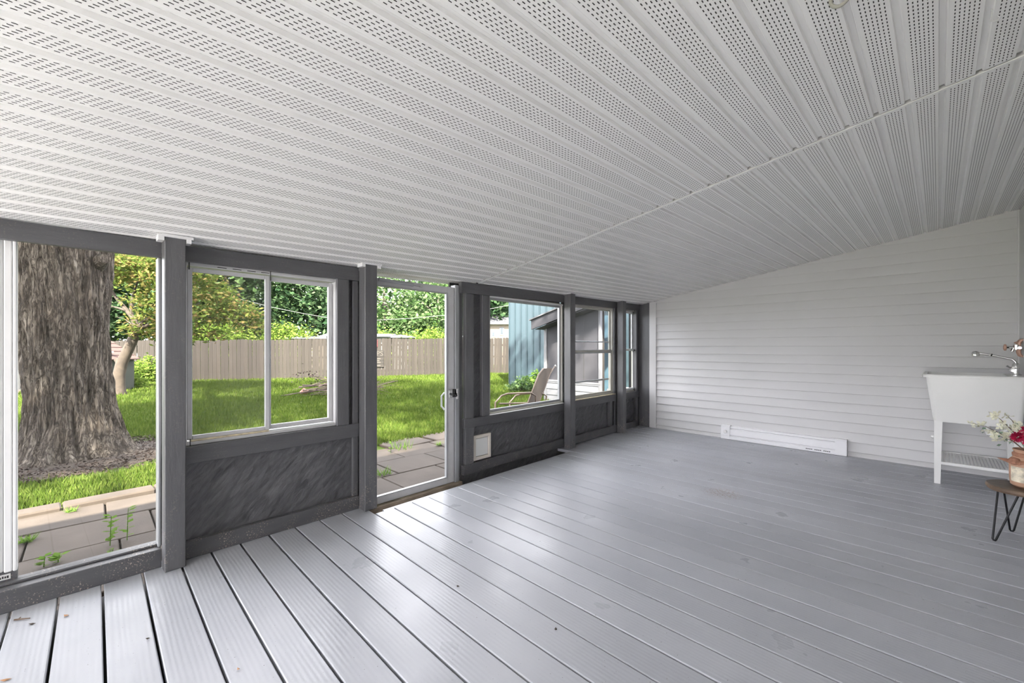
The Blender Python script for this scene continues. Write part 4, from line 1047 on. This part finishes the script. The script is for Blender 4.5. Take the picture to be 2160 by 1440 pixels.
# ---- garden shed at left
s1 = at_z(40, 828, GZ)
shd = thing(empty('garden_shed', (0, 0, 0)), 'dark garden shed with red shingle roof behind the big tree', 'shed')
dL = 13.0
def sp(u, v, dep): return at_dep(u, v, dep)
bL = sp(36, 800, 12.9); bM = sp(215, 800, 12.2); bR = sp(283, 800, 13.6)
def flat(p, z): return (p.x, p.y, z)
ez, rz_ = 0.82, 1.83
# walls: front gable wall (left to middle), side wall (middle to right)
bk = bR + (bL - bM)
MB().hexa([flat(bL, GZ), flat(bM, GZ), flat(bR, GZ), flat(bk, GZ), flat(bL, ez + .3), flat(bM, ez), flat(bR, ez), flat(bk, ez + .3)]).build('shed_wall', M['shedgreen'], shd)
pk = (bL + bM) / 2; pk2 = (bR + bk) / 2
apx = Vector((pk.x, pk.y, rz_)); apx2 = Vector((pk2.x, pk2.y, rz_)) 
ov = (bM - bR).normalized() * .12
gab = MB().add([flat(bL, ez), flat(bM, ez), tuple(apx)], [(0, 1, 2)]).build('gable', M['shedgrey'], shd)
for k, (ea, eb) in enumerate(((bM, bR), (bL, bk))):
    out = (bM - bL).normalized() * (.16 if k == 0 else -.16)
    a0 = Vector(flat(ea, ez - .06)) + out + ov; b0 = Vector(flat(eb, ez - .06)) + out - ov; a1 = apx + ov + Vector((0, 0, .03)); b1 = apx2 - ov + Vector((0, 0, .03))
    if k == 0: b1 = apx2 * .72 + apx * .28 + Vector((0, 0, .03))
    ns = 9
    for i in range(ns):
        f0, f1 = i / ns, (i + 1.12) / ns
        q0 = a0.lerp(a1, f0); q1 = b0.lerp(b1, f0); q2 = b0.lerp(b1, min(1, f1)); q3 = a0.lerp(a1, min(1, f1)); up_ = Vector((0, 0, .028)); lo_ = Vector((0, 0, .006))
        MB().hexa([q0, q1, q2, q3, q0 + up_, q1 + up_, q2 + lo_, q3 + lo_]).build('shingle_row', M['roofred'] if k == 0 else M['roofgrey'], shd)
e0 = bL + (bM - bL) * .02; ex = (bM - bL).normalized(); en = Vector((ex.y, -ex.x, 0))
if en.dot(CO - bL) < 0: en = -en
def fbox(u0, u1, z0, z1, th_, name, mat):
    p = [bL + ex * u0, bL + ex * u1]
    return MB().hexa([flat(p[0], z0), flat(p[1], z0), flat(p[1] + en * th_, z0), flat(p[0] + en * th_, z0), flat(p[0], z1), flat(p[1], z1), flat(p[1] + en * th_, z1), flat(p[0] + en * th_, z1)]).build(name, M[mat], shd)
fbox(-.02, 1.9, GZ + .02, ez + .28, .03, 'front_panel', 'shedgrey'); fbox(.14, .22, GZ + .1, ez - .1, .05, 'door_gap', 'ink'); fbox(-.05, 2.0, ez, ez + .08, .06, 'eave_board', 'shedgrey'); fbox(.0, 2.0, GZ, GZ + .05, .25, 'door_sill', 'slab')
vp = at_dep(233, 742, 12.6)
MB().cbox(-.07, .07, -.07, .07, 0, .05).build('roof_vent', M['white_out'], shd, loc=(vp.x, vp.y, vp.z - .03))

# ---- blue steel building
bx0 = at_z(1074, 813, GZ); by_ = bx0.y
blue = thing(empty('metal_building', (bx0.x, by_, GZ)), 'tall blue ribbed steel building beyond the lawn at right', 'building')
MB().box(.02, 6.5, .03, 5, 0, 4.2).build('wall', M['blue'], blue)
x = .0; k = 0
while x < 6.4:
    MB().prism([(x + .03, .03), (x + .045, .0), (x + .25, .0), (x + .265, .03)], -.0 + .05, 4.2, 'z').build('steel_panel', M['blue'], blue)
    MB().prism([(x - .016, .03), (x - .010, -.018), (x + .020, -.018), (x + .030, .03)], .05, 4.2, 'z').build('rib', M['bluedark'], blue)
    x += .283; k += 1
MB().box(-.05, 6.5, -.05, 5.1, 4.2, 4.3).build('roof', M['roofgrey'], blue)
# ---- charcoal lean-to with white skirt siding
LY = 8.2
lc = at_y(1150.5, 800, LY); lr = at_y(1266, 800, LY)
lt = thing(empty('lean_to', (lc.x, LY, GZ)), 'charcoal lean-to wall with white corner trim and white skirt siding', 'building')
L_ = lr.x - lc.x
zs = at_y(1165, 803, LY).z - GZ
def zpx(u, v, y): return at_y(u, v, y).z - GZ
sl = .20
z_l = zpx(1157, 685, LY); 
MB().prism([(.02, 0), (L_, 0), (L_, z_l + sl * L_ + .05), (.02, z_l + .05)], .0, .08, 'y').build('wall_board', M['charcoal_wall'], lt)
for xx in (L_ * .33, L_ * .72): MB().box(xx, xx + .012, -.006, .0, zs, z_l + sl * xx).build('joint_strip', M['ink'], lt)
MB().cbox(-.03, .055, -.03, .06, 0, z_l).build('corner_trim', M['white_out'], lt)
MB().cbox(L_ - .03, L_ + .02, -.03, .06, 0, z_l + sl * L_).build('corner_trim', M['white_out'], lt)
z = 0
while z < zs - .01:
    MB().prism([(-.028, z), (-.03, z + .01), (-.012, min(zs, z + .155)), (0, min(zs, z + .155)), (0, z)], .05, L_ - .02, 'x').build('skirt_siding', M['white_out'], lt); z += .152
MB().cbox(.04, L_, -.035, .0, zs - .01, zs + .03).build('ledge_trim', M['white_out'], lt)
ea_ = at_y(1122, 676, LY - .35); zf0 = ea_.z - GZ; xf0 = ea_.x - lc.x
fh = (at_y(1124, 692, LY - .35).z - at_y(1124, 673, LY - .35).z) * -1
rf = MB().prism([(xf0, zf0 - fh), (L_ + .8, zf0 - fh + sl * 1.35 * (L_ + .8 - xf0)), (L_ + .8, zf0 + sl * 1.35 * (L_ + .8 - xf0)), (xf0, zf0)], -.38, -.34, 'y').build('fascia', M['charcoal_wall'], lt)
MB().prism([(xf0 - .04, zf0 + .0), (L_ + .8, zf0 + sl * 1.35 * (L_ + .8 - xf0)), (L_ + .8, zf0 + .03 + sl * 1.35 * (L_ + .8 - xf0)), (xf0 - .04, zf0 + .03)], -.42, 1.0, 'y').build('roof', M['roofgrey'], lt)
MB().prism([(xf0 + .1, zf0 - fh), (L_ + .8, zf0 - fh + sl * 1.35 * (L_ + .7 - xf0)), (L_ + .8, zf0 - fh + .01 + sl * 1.35 * (L_ + .7 - xf0)), (xf0 + .1, zf0 - fh + .01)], -.34, .0, 'y').build('soffit', M['charcoal_wall'], lt)
# things seen past the lean-to through the far windows
q = at_y(1270, 800, LY + .35)
thing(MB().cbox(-.07, .07, -.07, .07, 0, 2.3).build('timber_post', M['picket'], None, loc=(q.x + .05, LY + .2, GZ)), 'weathered timber post past the white trimmed end of the lean-to', 'post')
q = at_y(1284, 760, LY + 1.6)
thing(MB().cbox(-.25, .45, -.02, .02, 0, 2.2).build('tarp_sheet', M['tarp'], None, loc=(q.x, LY + 1.6, GZ)), 'blue tarp sheet beyond the timber post', 'tarp')
q = at_y(1328, 800, 7.6)
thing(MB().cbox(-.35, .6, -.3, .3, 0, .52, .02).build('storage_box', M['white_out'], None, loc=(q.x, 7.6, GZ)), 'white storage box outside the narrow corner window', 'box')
MB_ = MB().cbox(-.5, 1.0, -.02, .02, 0, 1.20).build('board_screen', M['brown'], None, loc=(q.x + .1, 8.4, GZ)); thing(MB_, 'dark brown board screen behind the white storage box', 'screen')

# ---- brown sling patio chair
ch = thing(empty('patio_chair', (0, 0, 0)), 'brown sling reclining patio chair outside the fixed window', 'chair')
DC = 6.9
def cp(u, v, dep=DC): return at_dep(u, v, dep)
zsx = Vector((math.cos(TH), math.sin(TH), 0)); zdx = Vector((-math.sin(TH), math.cos(TH), 0))
# two side rails of the back: near one and far one
nb0, nb1, nt0, nt1 = cp(1113, 850, 6.55), cp(1136, 790, 6.75), cp(1146, 777, 6.9), cp(1147, 776, 6.9)
fb0, fb1, ft0 = cp(1137, 849, 7.1), cp(1160, 788, 7.3), cp(1171, 772, 7.45)
vs = [nb0, fb0, fb1, nb1]
bk_ = MB(); bo = Vector((.006, .0, .0))
def quad(a, b, c_, d_): bk_.add([a, b, c_, d_, a + bo, b + bo, c_ + bo, d_ + bo], [(3, 2, 1, 0), (4, 5, 6, 7), (0, 1, 5, 4), (1, 2, 6, 5), (2, 3, 7, 6), (3, 0, 4, 7)])
quad(nb0, fb0, fb1, nb1); quad(nb1, fb1, cp(1165, 776, 7.35), nt0)
bk_.build('sling_back', M['sling'], ch)
seatdir = (cp(1040, 858, 6.2) - nb0); seatdir.z = 0; seatdir = seatdir.normalized()
s0_, s1_ = nb0 + seatdir * .52 + Vector((0, 0, .03)), fb0 + seatdir * .52 + Vector((0, 0, .03))
bk_ = MB(); bo = Vector((0, 0, -.006)); quad(nb0, fb0, s1_, s0_); bk_.build('sling_seat', M['sling'], ch)
for (b0, b1, t0, s_) in ((nb0, nb1, nt0, s0_), (fb0, fb1, ft0, s1_)):
    MB().tube([s_, b0, b1, t0], .013, 10).build('side_rail', M['bronze'], ch, True)
    lg0 = Vector((s_.x, s_.y, GZ + .013)); lg1 = Vector((b0.x, b0.y, GZ + .013)) - seatdir * .12
    hz = b0.z + .16
    a0 = Vector((s_.x, s_.y, hz)) + seatdir * -.04; a1 = Vector((b0.x, b0.y, hz)) + seatdir * -.06
    MB().tube([lg0 + seatdir * .08, lg0 + seatdir * .07 + Vector((0, 0, hz - GZ - .12)), a0 + Vector((0, 0, -.015)), a0 * .8 + a1 * .2 + Vector((0, 0, .01)), a1, a1 - seatdir * .10 + Vector((0, 0, -.06)), lg1], .014, 10).build('arm_and_leg', M['bronze'], ch, True)
MB().tube([ft0, ft0 + Vector((.012, .012, .012))], .02, 10).build('rail_cap', M['greyalum'], ch, True)

# ---- neighbours beyond the fence
def house(name, lab, uL, uR, vE, vR, dep, wm, rm, ridge_in=.35, wins=(), cat='house', depth=5., gable=False):
    a = at_dep(uL, vE, dep); b = at_dep(uR, vE, dep); ze = a.z; zr = at_dep(uL, vR, dep).z
    o = thing(empty(name, (a.x, a.y, GZ)), lab, cat); o.rotation_euler.z = TH
    L = (uR - uL) / F * dep; H = ze - GZ
    MB().box(.1, L - .1, .05, depth, 0, H).build('wall', M[wm], o)
    if gable: MB().prism([(-.3, H), (L + .3, H), (L / 2, zr - GZ)], -.2, depth + .2, 'y').build('roof', M[rm], o)
    else: MB().prism([(-.3, H), (depth / 2, zr - GZ), (depth + .3, H)], -.2, L + .2, 'x').build('roof', M[rm], o)
    for (u0, u1, v0, v1) in wins:
        x0_, x1_ = (u0 - uL) / F * dep, (u1 - uL) / F * dep; z0_, z1_ = at_dep(u0, v1, dep).z - GZ, at_dep(u0, v0, dep).z - GZ
        w_ = MB().box(x0_ - .08, x1_ + .08, .0, .05, z0_ - .08, z1_ + .08).build('window', M['white_out'], o)
        MB().box(x0_, x1_, -.02, .0, z0_, z1_).build('pane', M['darkglass'], w_)
    return o
house('neighbour_house', 'cream sided neighbour house above the fence beside the blue building', 1010, 1110, 684, 655, 30, 'cream', 'roofgrey', wins=((1038, 1043, 700, 708), (1056, 1061, 692, 704)), gable=False, depth=7)
house('neighbour_house', 'house with pink shingle roof glimpsed behind the small tree', 395, 520, 702, 668, 32, 'cream', 'roofpink', depth=7)
house('neighbour_shed', 'long low pale roof just above the fence left of the door', 612, 690, 714, 706, 25, 'cream', 'roofpale', cat='shed', depth=4)
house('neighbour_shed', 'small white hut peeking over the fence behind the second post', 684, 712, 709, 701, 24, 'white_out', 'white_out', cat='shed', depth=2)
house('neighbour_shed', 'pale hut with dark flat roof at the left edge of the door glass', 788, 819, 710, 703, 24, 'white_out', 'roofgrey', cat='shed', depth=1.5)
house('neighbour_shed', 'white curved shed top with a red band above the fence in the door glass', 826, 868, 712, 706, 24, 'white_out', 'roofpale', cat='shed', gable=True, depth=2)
# ---- overhead cable
pts = [at_dep(u, v, 24) for u, v in ((300, 570), (400, 600), (500, 629), (575, 648), (640, 661), (693, 670), (745, 674), (796, 675), (870, 671), (945, 664), (1035, 651), (1075, 643), (1200, 615))]
thing(MB().tube(pts, .009, 5).build('overhead_cable', M['cable'], None, True), 'pale overhead cable sagging in front of the far trees', 'cable')

# ---- trees beyond the fence
def far_mesh(name, seed, n, size, mat, blobs, sig=.5): 
    g = np.random.default_rng(seed); v, f = leaves_np(blob_points(blobs, n, g, 24, sig, .45), size, g, 1.6, .6); return np_mesh(name, v, f, M[mat], 4)
FM = [far_mesh('leaves', 51, 6000, .34, 'leaf_mid', [(0, 0, 5.5, 2.8, 2.8, 3.2), (1.2, .8, 3.4, 2.2, 2.2, 1.8), (-1.3, -.6, 3.2, 2.2, 2.2, 1.8), (0, 0, 2.0, 2.2, 2.2, 1.3)]),
      far_mesh('leaves', 52, 6200, .34, 'leaf_dark', [(0, 0, 6.2, 2.6, 2.6, 3.6), (1.5, .4, 4.0, 2.0, 2.0, 1.6), (-1.4, .7, 4.4, 2.0, 2.0, 1.8), (.3, -.5, 2.2, 2.0, 2.0, 1.5)]),
      far_mesh('leaves', 53, 4200, .32, 'leaf_mid', [(1.2, 0, 6.6, 2.2, 2.2, 2.0), (-1.4, .5, 5.4, 1.8, 1.8, 1.6), (.4, -.8, 3.8, 1.6, 1.6, 1.2)]),
      far_mesh('leaves', 54, 6000, .26, 'leaf_lime', [(0, 0, 2.2, 2.2, 2.2, 1.7), (1.3, .3, 1.4, 1.6, 1.6, 1.2), (-1.2, .3, 1.4, 1.6, 1.6, 1.2)])]
TRK = MB().tube([(0, 0, -.3), (.05, 0, 2.5), (.0, .1, 5.0), (.1, 0, 8.0)], [.24, .19, .14, .05], 8).mesh('trunk', M['bark_far'], True)
LMB = MB().tube([(0, 0, 3.0), (.9, .2, 4.6), (1.6, .4, 6.4)], [.10, .07, .03], 6).tube([(0, 0, 3.6), (-.8, -.2, 5.0), (-1.6, .4, 6.0)], [.09, .06, .03], 6).mesh('limb', M['bark_far'], True)
def tree(u, dep, kind, s, lab, rz=None):
    q = at_dep(u, 731, dep); o = thing(empty('bush' if kind == 3 else 'background_tree', (q.x, q.y, GZ - .1), random.uniform(0, 6.3) if rz is None else rz), lab, 'bush' if kind == 3 else 'tree', 'trees and bushes beyond the fence'); o.scale = (s, s, s)
    f_ = link('leaves', FM[kind], o); f_['kind'] = 'stuff'
    if kind != 3: link('trunk', TRK, o); link('limb', LMB, o)
tree(60, 22, 0, 1.1, 'green tree behind the shed at the left edge of the view')
tree(200, 24, 1, 1.0, 'dark green tree behind the red shingle roof')
tree(330, 27, 0, 1.1, 'tree behind the small leaning tree, left of the first post')
tree(440, 30, 1, 1.1, 'tall dark tree in the left pane of the sliding window')
tree(500, 26, 2, 1.2, 'loose open tree right of the dark tree in the left pane')
tree(540, 34, 0, .85, 'green tree behind the meeting stile of the sliding window')
tree(600, 40, 2, 1.0, 'sparse tree under the sky gap in the right pane')
tree(662, 28, 1, .95, 'large dense maple in the middle of the right pane')
tree(735, 33, 0, .9, 'green tree hidden partly by the second post')
tree(812, 29, 0, .80, 'leafy tree at the left of the door glass')
tree(868, 34, 1, .86, 'darker tree in the middle of the door glass')
tree(925, 30, 0, .78, 'leafy tree at the right of the door glass')
tree(1000, 36, 1, 1.2, 'tree behind the studs right of the door')
tree(1058, 34, 1, 1.35, 'dark tree above the cream neighbour house')
tree(1140, 40, 0, 1.3, 'tree hidden behind the blue building')
tree(905, 24.5, 3, .62, 'lime green bush above the fence right of the door glass middle')
tree(810, 25.5, 3, .60, 'lime green bush above the fence at the left of the door glass')
tree(470, 24, 3, .75, 'green bush above the fence in the left pane')
tree(610, 25.5, 3, .7, 'green bush above the fence at the left of the right pane')
tree(-150, 26, 0, 1.2, 'added tree, unseen at far left'); tree(-600, 30, 1, 1.3, 'added dark tree, unseen at far left')  # added trees, unseen, they only shape the light
